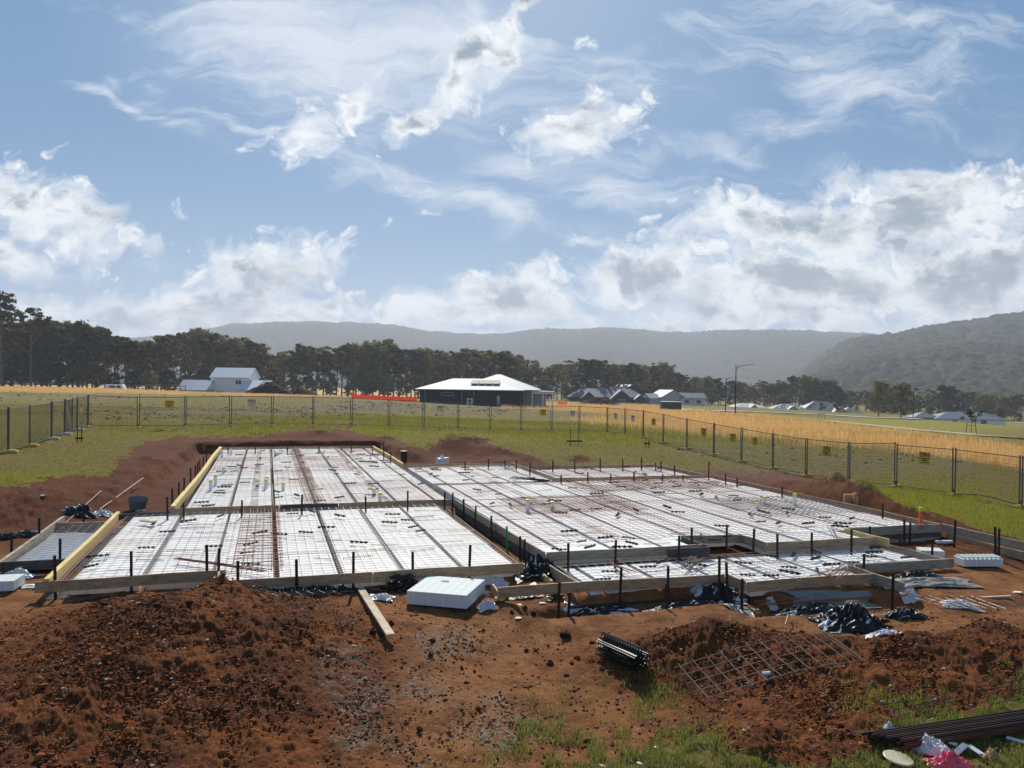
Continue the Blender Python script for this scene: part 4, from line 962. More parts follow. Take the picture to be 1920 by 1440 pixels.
pod_region(5.60, 9.05, 15.02, 15.93, ZM, 'foam pod behind pale front board', UL)
pod_region(10.75, 13.55, 14.80, 15.93, ZM, 'foam pod right of the notch', UL)
pod_region(10.4, 16.0, 26.9, 30.0, ZM, 'foam pod in rear porch bay', UL)
pod_region(5.75, 13.7, 13.20, 14.62, ZB, 'foam pod in lower front porch', UL)
pod_region(8.75, 11.3, 12.55, 13.18, ZB, 'foam pod in narrow porch strip', UL)
print('pods', len(pods))
# reinforcing mesh
def mesh_sheet(u0, u1, v0, v1, z, mat, label, sp=.2, r=.0045, su=None, sv=None):
    m = MB(); su = su or sp; sv = sv or sp
    def wire(a, b, w):
        m.beam(a, b, w, w)
    nu = int((u1 - u0) / su); nv = int((v1 - v0) / sv)
    ph = random.random() * 6
    def zz(u, v): return .012 * math.sin(u * 1.9 + ph) + .010 * math.sin(v * 2.3 + ph * 2)
    for j in range(nv + 1):
        v = v0 + .02 + j * sv; pts = [(u0 + (u1 - u0) * k / 4) for k in range(5)]
        for k in range(4): wire((pts[k], v, zz(pts[k], v)), (pts[k + 1], v, zz(pts[k + 1], v)), r * 2)
    for i in range(nu + 1):
        u = u0 + .02 + i * su; pts = [(v0 + (v1 - v0) * k / 4) for k in range(5)]
        for k in range(4): wire((u, pts[k], zz(u, pts[k]) + r * 2), (u, pts[k + 1], zz(u, pts[k + 1]) + r * 2), r * 2)
    cu, cv = (u0 + u1) / 2, (v0 + v1) / 2; m.v = [(p[0] - cu, p[1] - cv, p[2]) for p in m.v]
    o = m.build('rebar_mesh', mat, loc=W(cu, cv, z), rot=(0, 0, -VA + random.uniform(-.006, .006))); tag(o, label, 'steel mesh', 'sheets of steel mesh over the pods')
    return o
def mlabel(lab, rr, i, j, nu, nv):
    c = 'rusty' if rr else 'grey'
    if nu * nv == 1: return f'{c} steel mesh sheet over the {lab}'
    O = ('first', 'second', 'third', 'fourth', 'fifth', 'sixth')
    if nv == 1: return f'{c} steel mesh over the {lab}, {O[i]} sheet from the left'
    if nu == 1: return f'{c} steel mesh over the {lab}, {O[j]} sheet from the front'
    return f'{c} mesh over the {lab}, {O[i]} sheet from left, {O[j]} from front'
def mesh_area(u0, u1, v0, v1, z, lab, lu=2.4, lv=6.0, rust=.3):
    nu = max(1, math.ceil((u1 - u0 - .2) / (lu - .2))); nv = max(1, math.ceil((v1 - v0 - .2) / (lv - .2))); du = (u1 - u0) / nu; dv = (v1 - v0) / nv; k = 0
    for i in range(nu):
        for j in range(nv):
            k += 1; rr = random.random() < rust
            mesh_sheet(u0 + i * du - (.1 if i else 0), u0 + (i + 1) * du + (.1 if i < nu - 1 else 0), v0 + j * dv - (.1 if j else 0), v0 + (j + 1) * dv + (.1 if j < nv - 1 else 0),
                       z - .045 + .018 * ((i + j) % 2), M_RUST if rr else M_REBAR, mlabel(lab, rr, i, j, nu, nv), r=.0032 if v0 < 20 else .004)
mesh_area(-3.45, -.7, 15.3, 22.3, ZA, 'front left bay', 5.8, 2.4, .15)
mesh_area(-.75, 4.75, 14.62, 22.3, ZA, 'front middle bay', 5.8, 2.4, .15)
mesh_area(-2.2, 5.25, 22.6, 41.3, ZM, 'rear left bay', 2.5, 6.2, .5)
mesh_area(5.5, 10.0, 26.4, 31.6, ZM, 'back middle bay', 2.4, 5.5, .4)
mesh_area(5.5, 16.45, 15.9, 26.2, ZM, 'wide right hand bay', 2.4, 5.5, .6)
mesh_area(10.3, 16.1, 26.8, 30.1, ZM, 'rear porch bay', 6, 4, .4)
mesh_area(5.6, 13.8, 13.15, 14.8, ZB, 'lower front porch', 6, 2.4, .3)
mesh_area(8.7, 11.4, 12.5, 13.2, ZB, 'front strip of the porch', 6, 2.4, .5)
mesh_area(-4.9, -3.75, 17.3, 21.3, ZA - .05, 'small bay at the left edge', 2.4, 6, 0)
mesh_area(10.7, 13.5, 14.8, 15.9, ZM, 'slab corner right of the notch', 6, 2.4, .5)
mesh_sheet(12.6, 16.3, 17.8, 20.8, ZM - .02, M_REBAR, 'doubled dark mesh sheet near the right edge of the slab', .2, .004)
mesh_sheet(6.6, 10.2, 19.4, 22.4, ZM + .01, M_RUST, 'rust coloured mesh sheet laid around the two central pipes', .17, .004)
mesh_sheet(10.0, 15.6, 22.9, 25.3, ZM + .01, M_RUST, 'rust coloured mesh sheet across the right rear of the slab', .2, .004)
mesh_sheet(-.6, .35, 15.5, 22.2, ZA + .01, M_RUST, 'narrow rusty trench mesh along a rib of the front left bay', .3, .006, su=.18)
mesh_sheet(1.1, 1.5, 22.7, 41, ZM - .0, M_RUST, 'narrow rusty trench mesh along a rib of the rear bay', .3, .006, su=.18)
# plastic under the little bay and edge channels
def membrane(u0, u1, v0, v1, z, mat, label, amp=.02, name='plastic_membrane'):
    n = 26; u, v = np.meshgrid(np.linspace(u0, u1, n), np.linspace(v0, v1, n)); sx = u * UU[0] + v * VV[0]; sy = u * UU[1] + v * VV[1]
    zz = z + amp * (fbm(sx * 3, sy * 3, 4, 7) - .5) * 2; cx, cy = sx.mean(), sy.mean()
    a = (np.arange(n - 1)[:, None] * n + np.arange(n - 1)).ravel()
    o = obj(name, np_mesh(name, np.stack([sx - cx, sy - cy, zz - z], -1).reshape(-1, 3), [np.stack([a, a + 1, a + n + 1, a + n], 1)], True), mat, loc=(cx, cy, z)); tag(o, label, 'plastic sheet', 'plastic sheeting around the slab'); return o
M_GPL = pbsdf('grey blue plastic film', (.30, .33, .38), .3, 0, .5)[0]
membrane(-4.95, -3.7, 17.35, 21.5, -.33, M_GPL, 'grey blue plastic film lining the small left bay', .03)
membrane(-3.66, -3.30, 15.3, 22.3, -.40, M_BPL, 'dark membrane strip in the left edge trench of the front bay')
membrane(4.78, 5.30, 14.6, 22.3, -.42, M_BPL, 'dark membrane strip in the trench beside the main slab')
# stakes
def stake_proto():
    m = MB()
    for a in (0, 2.094, 4.189): m.box((math.cos(a) * .012, math.sin(a) * .012, .45), (.026, .006, .9), a)
    return m
_sp = stake_proto(); _sm = bpy.data.meshes.new('form_stake'); _sm.from_pydata(_sp.v, [], _sp.f); _sm.materials.append(M_STEEL)
def stake(px, py, top, z=0., label=None, h=None, lean=(0, 0), mesh=None, off=-.05):
    """px,py: where it passes the board top; top: pixel row of its tip"""
    p = at_z(px, py, z); y = p[1] + off; x = (px - 960) / FPX * y; hz_ = (py - top) / FPX * y; gb = g1(x, y) - .12; L = z + hz_ - gb
    o = bpy.data.objects.new('form_stake', mesh or _sm); C.objects.link(o); o.location = (x, y, gb); o.scale = (1.15, 1.15, L / .9)
    o.rotation_euler = (lean[0] + random.uniform(-.03, .03), lean[1] + random.uniform(-.03, .03), random.random() * 6); tag(o, label, 'stake', 'steel stakes holding the form boards'); return o
def stakes(lst, z, where):
    n = len(lst); lst = sorted(lst)
    ords = ['first', 'second', 'third', 'fourth', 'fifth', 'sixth', 'seventh', 'eighth', 'ninth', 'tenth', 'eleventh', 'twelfth', 'thirteenth', 'fourteenth']
    for i, (a, b, c) in enumerate(lst): stake(a, b, c, z, f'steel stake, {ords[i]} from the left {where}' if n > 1 else f'dark steel stake {where}')
stakes([(109, 1086, 1040), (252, 1078, 1032), (393, 1069, 1020), (413, 1068, 1027), (451, 1087, 1050), (562, 1080, 1047), (668, 1073, 1033), (780, 1066, 1033), (884, 1059, 1020)], ZA, 'along the front edge of the front left bay')
stakes([(348, 962, 942), (455, 958, 937), (569, 954, 927), (690, 949, 930), (768, 946, 920), (836, 944, 922), (851, 944, 923)], ZM, 'along the board stepping up to the rear bay')
stakes([(874, 953, 935), (894, 965, 948), (926, 984, 966), (980, 1016, 1004), (986, 1020, 1010), (1028, 1047, 1045)], ZM, 'along the side board of the main slab')
stakes([(1070, 1045, 1017), (1157, 1040, 1012), (1277, 1031, 1003)], ZM, 'before the pale grey front board')
stakes([(1301, 1015, 988), (1366, 1011, 983), (1416, 1018, 990), (1463, 1025, 1000), (1527, 1020, 998), (1601, 1017, 992)], ZM, 'along the slab front right of the notch')
stakes([(1635, 997, 986), (1700, 992, 973), (1710, 992, 979)], ZM, 'before the board wall at the right')
stakes([(1693, 1035, 1009), (1751, 1045, 1019)], -.3, 'on bare ground by the foam offcuts')
stakes([(1053, 1103, 1090), (1167, 1096, 1062), (1258, 1090, 1060), (1354, 1083, 1042), (1370, 1087, 1053), (1397, 1098, 1084), (1624, 1063, 1037), (1678, 1096, 1073)], ZB, 'along the front of the lower porch')
stakes([(1081, 881, 861), (1128, 880, 859), (1170, 879, 861), (1205, 878, 859), (1232, 879, 867), (1242, 880, 864), (1268, 886, 872), (1038, 881, 863)], ZM, 'behind the rear porch bay')
stakes([(1055, 902, 890), (1105, 901, 885), (1147, 900, 888), (1191, 899, 885), (1244, 898, 889), (1283, 897, 890), (1331, 896, 865)], ZM, 'in front of the rear porch bay')
stakes([(874, 877, 865), (918, 876, 860), (950, 876, 862), (970, 878, 863), (995, 888, 867)], ZM, 'along the back edge right of the white bag')
stakes([(318, 963, 931), (328, 945, 915), (337, 932, 904), (347, 922, 896), (360, 904, 877), (367, 896, 872), (373, 890, 866), (378, 884, 861), (384, 877, 856), (390, 869, 850)], ZM, 'outside the yellow left board')
stakes([(1364, 904, 888), (1384, 908, 895), (1470, 928, 912), (1658, 965, 943), (1793, 996, 975), (1872, 1014, 987), (1877, 1016, 990)], ZM, 'outside the long right edge board')
stakes([(25, 1030, 997), (77, 1000, 970), (117, 1046, 1008), (160, 968, 953)], ZA - .05, 'around the small bay at the left edge')
stakes([(430, 848, 836), (480, 848, 836), (540, 847, 834), (600, 846, 836), (660, 845, 835), (722, 858, 830), (735, 864, 846), (700, 846, 826)], ZM, 'before the cut bank behind the rear bay')
_g = stake(955, 1001, 986, ZM, 'green plastic stake on the side board of the main slab'); _gm = _sm.copy(); _gm.materials.clear(); _gm.materials.append(M_GRN); _g.data = _gm
for px, py, tp, lx, s in ((1066, 1118, 1098, -.10, 'stake leaning to the left just before the overhanging board end'), (1252, 1112, 1087, -.16, 'stake leaning to the left before the porch front board')):
    stake(px + 4, py, tp, ZB - .1, 'dark steel ' + s, lean=(0, lx), off=-.35)
# waste pipes standing out of the slab
def pipe(px, pt, pb, z, label, cap=M_CAPY, body=M_PVC, r=.055):
    p = at_z(px, pb, z - .09); h = (pb - pt) / FPX * p[1]; e = thing('waste_pipe', label, 'pipe', tuple(p), 0, 'pipes standing out of the slab')
    m = MB(); m.tube([(0, 0, -.05), (0, 0, h * (.8 if cap else 1))], r, 12, True); m.build('pipe', body, e)
    if cap: m = MB(); m.tube([(0, 0, h * .8), (0, 0, h), (0, 0, h + .005)], [r * 1.1, r * 1.1, r * .6], 12); m.build('cap', cap, e)
for a in [(395, 900, 920, 'capped pipe nearest the yellow left board'), (404, 890, 910, 'capped pipe just behind the one nearest the yellow board'), (419, 875, 887, 'uncapped white pipe in the cross rib of the rear bay', 0),
          (499.5, 893, 912, 'rear pipe of the touching pair in the rear bay'), (498, 898, 917, 'front pipe of the touching pair in the rear bay'), (531, 904, 919, 'single capped pipe right of the touching pair'),
          (701, 915, 929, 'shorter pipe of the pair left of the middle'), (712, 923, 943, 'taller pipe of the pair left of the middle'), (416, 845, 857, 'white pipe in the far left corner', 0), (433, 842, 853, 'white pipe beside the rearmost board', 0), (516, 846, 856, 'white pipe halfway along the rearmost board'),
          (989, 936, 960, 'left pipe of the pair on the rust coloured mesh'), (1036, 940, 957, 'right pipe of the pair on the rust coloured mesh'), (1420, 942, 955, 'short capped pipe near the right edge'), (1434, 931, 946, 'pipe with worn cap behind the short one'), (1490, 926, 948, 'tallest white pipe beside the right edge board')]:
    pipe(a[0], a[1], a[2], ZM, a[3], None if len(a) > 4 else M_CAPY)
pipe(1726, 951, 987, ZM, 'orange pipe with a yellow cap at the right edge board', M_CAPY, pbsdf('orange pipe', (.80, .14, .03), .5)[0], .045)
# plastic chair strips and wire combs strewn on the mesh
def strip_mesh():
    m = MB(); n = 4; L = .46
    m.tube([(-L / 2, 0, .03), (-L / 6, .012, .035), (L / 6, -.012, .03), (L / 2, 0, .035)], .014, 5)
    for k in range(n):
        x = -L / 2 + .06 + k * (L - .12) / (n - 1); m.tube([(x, 0, 0), (x, 0, .03), (x, 0, .06)], [.034, .022, .012], 6); m.beam((x - .03, -.04, .012), (x + .03, .04, .012), .022, .012); m.beam((x - .03, .04, .012), (x + .03, -.04, .012), .022, .012)
    me = bpy.data.meshes.new('chair_strip'); me.from_pydata(m.v, [], m.f); me.materials.append(M_BPL); return me
def comb_mesh():
    m = MB(); L = .75; m.tube([(-L / 2, 0, .05), (L / 2, 0, .05)], .0045, 4)
    for k in range(15):
        x = -L / 2 + .02 + k * (L - .04) / 14; m.beam((x, 0, .052), (x, -.035, .0), .005, .005); m.beam((x, 0, .052), (x, .035, .0), .005, .005)
    me = bpy.data.meshes.new('wire_comb'); me.from_pydata(m.v, [], m.f); me.materials.append(M_REBAR); return me
SM, CMB = strip_mesh(), comb_mesh()
def scatter(n, me, name, u0, u1, v0, v1, z, lab, cat, grp, angs):
    lst = []
    for k in range(n):
        for _ in range(20):
            u, v = random.uniform(u0, u1), random.uniform(v0, v1)
            if (u, v) and min([9.] + [math.hypot(u - a, v - b) for a, b in _sc]) > .42: break
        _sc.append((u, v)); o = bpy.data.objects.new(name, me); C.objects.link(o); o.location = W(u, v, z - .035); o.rotation_euler = (0, 0, random.choice(angs) + random.uniform(-.35, .35)); s = random.uniform(.65, 1.05); o.scale = (s, s, s)
        lst.append((v, o))
    for i, (v, o) in enumerate(sorted(lst, key=lambda q: q[0])): tag(o, f'{lab}, {nth(i + 1)} from the front', cat, grp)
_sc = []
for nst, nco, u0, u1, v0, v1, z, l in ((24, 26, -3.2, 4.6, 15.5, 22.1, ZA, 'front left bay'), (58, 22, -2, 5.1, 22.8, 40.8, ZM, 'rear left bay'), (50, 24, 5.8, 16.2, 16.0, 26, ZM, 'wide right bay'), (14, 5, 5.7, 10, 26.4, 31.3, ZM, 'back middle bay'),
                                       (9, 4, 5.8, 10.5, 15.1, 16.2, ZM, 'slab front'), (8, 2, 10.5, 15.8, 27, 29.9, ZM, 'rear porch bay'), (16, 10, 5.9, 13.5, 13.25, 14.6, ZB, 'lower front porch'), (4, 4, 8.8, 11.2, 12.6, 13.1, ZB, 'narrow porch strip')):
    scatter(nst, SM, 'bar_chair_strip', u0, u1, v0, v1, z, f'black plastic chair strip on the {l} mesh', 'bar chair', 'black plastic chair strips strewn on the mesh', (.0, .5, -.5, 1.2, .9, -1.1, .2))
    scatter(nco, CMB, 'wire_comb', u0, u1, v0, v1, z, f'thin wire spacer comb on the {l} mesh', 'spacer', 'grey wire spacer combs strewn on the mesh', (.25, .1, .35))
# loose bars
def bars(name, pts, n, r, mat, label, spread=.1, cat='rebar', group=None, ang=.0):
    m = MB(); a, b = Vector(pts[0]), Vector(pts[-1]); d = (b - a).normalized(); s = Vector((-d.y, d.x, 0))
    for k in range(n):
        o = s * random.uniform(-spread, spread); o2 = o + s * random.uniform(-ang, ang); q = [Vector(p) + o.lerp(o2, i / max(1, len(pts) - 1)) + Vector((0, 0, r * (1 + 2 * (k % 2)))) for i, p in enumerate(pts)]; m.tube(q, r, 5)
    c = (a + b) / 2; o = m.build(name, mat, origin=tuple(c)); tag(o, label, cat, group); return o
bars('loose_bars', [at_z(330, 1048, ZA), at_z(500, 1072, ZA)], 7, .007, M_RUST, 'bundle of rusty bars lying over the jog in the front bay', .1, ang=.15)
bars('loose_bars', [at_z(958, 896, ZM), at_z(1030, 903, ZM)], 6, .012, M_STEEL, 'dark loose bars beside the grey board at the rear porch', .15, ang=.2)
bars('loose_bars', [at_z(1142, 1058, ZB), at_z(1180, 1074, ZB)], 4, .010, M_RUST, 'short loose bars on the lower porch below the grey board', .05, ang=.1)
bars('loose_bars', [at_z(1560, 1085, ZB), at_z(1602, 1056, ZB)], 10, .006, M_RUST, 'sheaf of thin rusty rods at the porch corner', .14, ang=.3)
bars('loose_bars', [at_z(1556, 986, ZM), at_z(1572, 1014, ZM)], 3, .008, M_STEEL, 'three parallel bars lying toward the camera near the right end', .15, ang=.05)
bars('loose_bars', [at_z(1284, 1068, ZB), at_z(1318, 1046, ZB)], 8, .008, M_STEEL, 'tangle of short dark rods before the notch', .14, ang=.4)
bars('loose_bars', [at_z(672, 866, ZM), at_z(707, 867, ZM)], 3, .012, M_RUST, 'short red brown rods in the far right of the rear bay', .1)
for v in (15.42, 15.5, 15.6):
    pass
bars('edge_bars', [W(-3.55, 15.5, -.22), W(-3.58, 22.2, -.22)], 4, .008, M_RUST, 'long bars lying in the left edge trench', .1)
bars('edge_bars', [W(4.92, 14.7, -.25), W(5.0, 22.2, -.25)], 4, .008, M_STEEL, 'long bars lying in the trench beside the main slab', .1)
bars('edge_bars', [W(5.2, 12.95, -.55), W(8.4, 12.75, -.52)], 4, .009, M_STEEL, 'dark bars running under the front of the lower porch', .12)
bars('edge_bars', [W(8.6, 12.1, -.50), W(11.9, 11.9, -.5)], 5, .009, M_RUST, 'rusty bars on the membrane in front of the porch return', .12)
bars('edge_bars', [W(11.5, 12.75, -.5), W(13.5, 12.6, -.5)], 4, .008, M_STEEL, 'dark bars under the right front porch board', .1)
bars('string_line', [at_z(520, 1003, .3), at_z(1280, 998, .3)], 1, .003, M_STEEL, 'thin builder string across the slab front', 0, 'string') if False else None

# ------------------------------------------------------------------ temporary fence
M_GALV = pbsdf('galvanised tube', (.10, .105, .115), .45, .5)[0]
M_WIRE = pbsdf('fence wire', (.09, .09, .09), .5, .3)[0]
M_FOOTY = pbsdf('yellow fence foot', (.62, .40, .05), .7)[0]
M_FOOTW = pbsdf('pale fence foot', (.52, .47, .36), .8)[0]
M_SIGNY = pbsdf('yellow sign', (.80, .58, .02), .5)[0]
M_SIGNW = pbsdf('pale sign', (.72, .66, .55), .5)[0]
M_SIGNO = pbsdf('faded sign', (.62, .50, .04), .5)[0]
M_RED = pbsdf('red lettering', (.55, .02, .015), .5)[0]
M_SBLK = pbsdf('black lettering', (.02, .02, .02), .5)[0]
def text_mesh(s, size, depth, mat):
    c = bpy.data.curves.new('lettering', 'FONT'); c.body = s; c.size = size; c.extrude = depth; c.align_x = 'CENTER'; c.align_y = 'CENTER'; c.offset = size * .03
    o = bpy.data.objects.new('lettering', c); C.objects.link(o); bpy.context.view_layer.update()
    me = bpy.data.meshes.new_from_object(o); bpy.data.objects.remove(o); bpy.data.curves.remove(c); me.materials.clear(); me.materials.append(mat); me.name = 'lettering'; return me
TXT = text_mesh('TPH', .21, .004, M_RED); TXT2 = text_mesh('FENCING', .075, .003, M_SBLK)
def panel(a, b, ha, hb, label, cells=True, dip=0.):
    """one fence panel between two posts, a and b on the ground"""
    a = Vector(a); b = Vector(b); e = thing('temporary_fence', label, 'fence panel', tuple(a), 0, 'temporary fence panels')
    d = b - a; L = math.hypot(d.x, d.y); ud = Vector((d.x, d.y, 0)).normalized(); g = .055
    A = ud * g; B = d - ud * g; za, zb = .12, d.z + .12
    la = Vector((random.uniform(-.02, .02), random.uniform(-.03, .03), 0)); m = MB(); r = .021
    lo0 = Vector((A.x, A.y, za)); lo1 = Vector((B.x, B.y, zb)); hi0 = lo0 + Vector((0, 0, ha)) + la; hi1 = lo1 + Vector((0, 0, hb)) + la
    m.tube([lo0 - Vector((0, 0, .1)), hi0 + Vector((0, 0, .07))], r * 1.25, 6); m.tube([lo1 - Vector((0, 0, .1)), hi1 + Vector((0, 0, .07))], r * 1.25, 6)
    m.tube([hi0, hi1], r, 6)
    if dip: m.tube([lo0, lo0.lerp(lo1, .4) + Vector((0, 0, dip)), lo0.lerp(lo1, .55) + Vector((0, 0, dip)), lo1], r, 6)
    else: m.tube([lo0, lo1], r, 6)
    m.build('frame', M_GALV, e); w = MB(); n = int(L / .075); q = .0022
    for k in range(1, n):
        t = k / n; w.beam(lo0.lerp(lo1, t), hi0.lerp(hi1, t), q * 2, q * 2)
    for k in range(1, 12):
        t = k / 12; w.beam(lo0.lerp(hi0, t), lo1.lerp(hi1, t), q * 2, q * 2)
    w.build('mesh_infill', M_WIRE, e)
    return e, lo0, hi0, lo1, hi1
def post_pt(px, y, x=None): X = (px - 960) / FPX * y; return (X, y, g1(X, y))
def line_pts(pxs, P0, P1):
    """posts of a straight fence seen at those pixel columns"""
    out = []
    for px in pxs:
        k = (px - 960) / FPX; dx, dy = P1[0] - P0[0], P1[1] - P0[1]
        t = (k * P0[1] - P0[0]) / (dx - k * dy); x, y = P0[0] + dx * t, P0[1] + dy * t; out.append((x, y, g1(x, y)))
    return out
CL = ((165 - 960) / FPX * 45.8, 45.8); CR_ = ((1140 - 960) / FPX * 57, 57.); RE = ((1917 - 960) / FPX * 28, 28.); LE = ((17 - 960) / FPX * 32, 32.)
back = line_pts([165, 260, 348, 433, 511, 588, 660, 730, 795, 860, 920, 978, 1035, 1087, 1140], CL, CR_)
right = line_pts([1140, 1173, 1207, 1245, 1289, 1340, 1392, 1451, 1514, 1594, 1682, 1791, 1917, 2075, 2280], CR_, RE)
left = line_pts([-120, -50, 17, 57, 98, 122, 145, 165], LE, CL)
ORD = ['first', 'second', 'third', 'fourth', 'fifth', 'sixth', 'seventh', 'eighth', 'ninth', 'tenth', 'eleventh', 'twelfth', 'thirteenth', 'fourteenth', 'fifteenth']
foot_me = MB(); foot_me.box((0, 0, .06), (.22, .62, .12)); foot_me.box((0, 0, .125), (.12, .4, .03)); 
def foot(p, ang, mat, label, s=1.):
    m = MB(); m.box((0, 0, .055), (.23, .62, .11)); m.box((0, 0, .12), (.15, .44, .03))
    for y in (-.2, .2): m.tube([(0, y, .13), (0, y, .15)], .035, 8)
    o = m.build('stabiliser_block', mat, loc=(p[0], p[1], g1(p[0], p[1]) - .01), rot=(0, 0, ang), bevel=.012); o.scale = (s, s, s); tag(o, label, 'fence foot', 'concrete feet under the fence panels')
    c = MB(); c.tube([(-.03, 0, .14), (-.03, 0, .3)], .022, 6); c.tube([(.03, 0, .14), (.03, 0, .3)], .022, 6); q = c.build('socket', M_GALV, o)
def sign(pd, t, zt, mat, label, s=1.):
    e, lo0, hi0, lo1, hi1 = pd; p = lo0.lerp(lo1, t); h = hi0.lerp(hi1, t); c = p.lerp(h, zt); o0 = Vector(e.location)
    d = (lo1 - lo0); ang = math.atan2(d.y, d.x)
    # face the camera side
    nrm = Vector((math.sin(ang), -math.cos(ang), 0)); pos = o0 + c
    if nrm.dot(Vector((0, 0, EYE)) - pos) < 0: ang += math.pi; nrm = -nrm
    s_ = thing('fence_sign', label, 'sign', tuple(pos + nrm * .03), ang, 'company signs on the fence'); s *= 1.15; W_, H_ = .46 * s, .42 * s
    m = MB(); m.box((0, 0, 0), (W_, .006, H_)); m.build('plate', mat, s_)
    tx = obj('lettering', TXT, None, s_); tx.rotation_euler = (R(90), 0, 0); tx.location = (0, -.008, H_ * .24); tx.scale = (s, s, 1)
    m = MB(); m.box((0, -.006, -H_ * .03), (W_ * .9, .004, .022 * s)); m.box((0, -.006, -H_ * .34), (W_ * .7, .004, .02 * s)); m.box((0, -.006, -H_ * .17), (W_ * .35, .004, .045 * s)); m.build('lines', M_SBLK if mat is not M_SIGNW else M_SIGNO, s_)
BP, RP, LP = [], [], []
for i in range(len(back) - 1): BP.append(panel(back[i], back[i + 1], 1.72, 1.72, f'grey mesh fence panel, {ORD[i]} from the left along the back of the plot'))
for i in range(len(right) - 1): RP.append(panel(right[i], right[i + 1], 1.72, 1.72 if i != 9 else 1.78, f'grey mesh fence panel, {ORD[i]} from the back along the right side of the plot', dip=.1 if i == 11 else 0))
for i in range(len(left) - 1): LP.append(panel(left[i], left[i + 1], 1.72, 1.72, f'grey mesh fence panel, {ORD[i]} from the front along the left side of the plot'))
ab = math.atan2(CR_[1] - CL[1], CR_[0] - CL[0]); ar = math.atan2(RE[1] - CR_[1], RE[0] - CR_[0]); al = math.atan2(CL[1] - LE[1], CL[0] - LE[0])
for i, p in enumerate(back): foot(p, ab, M_FOOTW, f'small pale fence foot, {ORD[i]} from the left under the back fence', .8)
for i, p in enumerate(right[1:]): foot(p, ar, M_FOOTY, f'yellow fence foot, {ORD[i]} from the back under the right fence')
for i, p in enumerate(left[:-1]): foot(p, al, M_FOOTY if i < 4 else M_FOOTW, f'{"yellow" if i < 4 else "pale"} fence foot, {ORD[i]} from the front under the left fence', 1.15)
# the brace panel standing square to the left fence
q = Vector(left[5]); panel(tuple(q), (q.x - .5, q.y + 1.6, g1(q.x - .5, q.y + 1.6)), 1.72, 1.72, 'short mesh panel standing square to the left fence')
for (pl, i, t, zt, mat, lab, s) in ((BP, 1, .66, .75, M_SIGNY, 'bright yellow sign reading TPH in red on the second back panel', 1), (BP, 3, .5, .76, M_SIGNW, 'pale sign reading TPH, fourth back panel from the left', 1),
        (BP, 8, .45, .74, M_SIGNW, 'small pale sign reading TPH before the dark house', .85), (BP, 11, .72, .73, M_SIGNY, 'yellow sign reading TPH right of the patio house', .9), (BP, 12, .75, .70, M_SIGNW, 'blank looking grey sign near the right end of the back fence', .8),
        (RP, 0, .5, .68, M_SIGNW, 'white sign on the first right hand panel', .9), (RP, 1, .45, .66, M_SIGNW, 'greyish sign on the second right hand panel', .9), (RP, 2, .55, .66, M_SIGNO, 'yellow green sign on the third right hand panel', .9),
        (RP, 4, .65, .66, M_SIGNO, 'yellow green sign on the fifth right hand panel', 1), (RP, 5, .72, .66, M_SIGNO, 'yellow sign with red TPH just left of the doubled posts', 1), (RP, 6, .45, .68, M_SIGNO, 'small dull sign on the seventh right hand panel', .85),
        (RP, 8, .5, .72, M_SIGNO, 'yellow sign with red TPH on the ninth right hand panel', 1), (RP, 10, .52, .74, M_SIGNO, 'largest yellow sign with red TPH near the right edge', 1.05), (LP, 6, .3, .66, M_SIGNY, 'narrow looking yellow sign on the left fence by the corner', 1)):
    sign(pl[i], t, zt, mat, lab, s)
# small steel frames and pegs left in the grass
def peg_frame(px, py, w, h, label):
    p = gp(px, py); m = MB(); 
    for s in (-1, 1): m.beam((s * w / 2, 0, -.1), (s * w / 2, 0, h), .045, .03)
    m.beam((-w * .95, -.03, .22), (w * .95, -.03, .22), .03, .09); o = m.build('survey_hurdle', M_STEEL, loc=tuple(p), rot=(0, 0, .1)); tag(o, label, 'hurdle', 'wooden set-out hurdles in the grass'); return o
peg_frame(1077, 834, .48, .95, 'hurdle of two dark pegs and a rail by the lush green strip')
peg_frame(1213, 838, .20, .35, 'tiny low hurdle near the end of the lush green strip')
peg_frame(149, 830, .2, .8, 'narrow hurdle with pale tape beside the left fence')

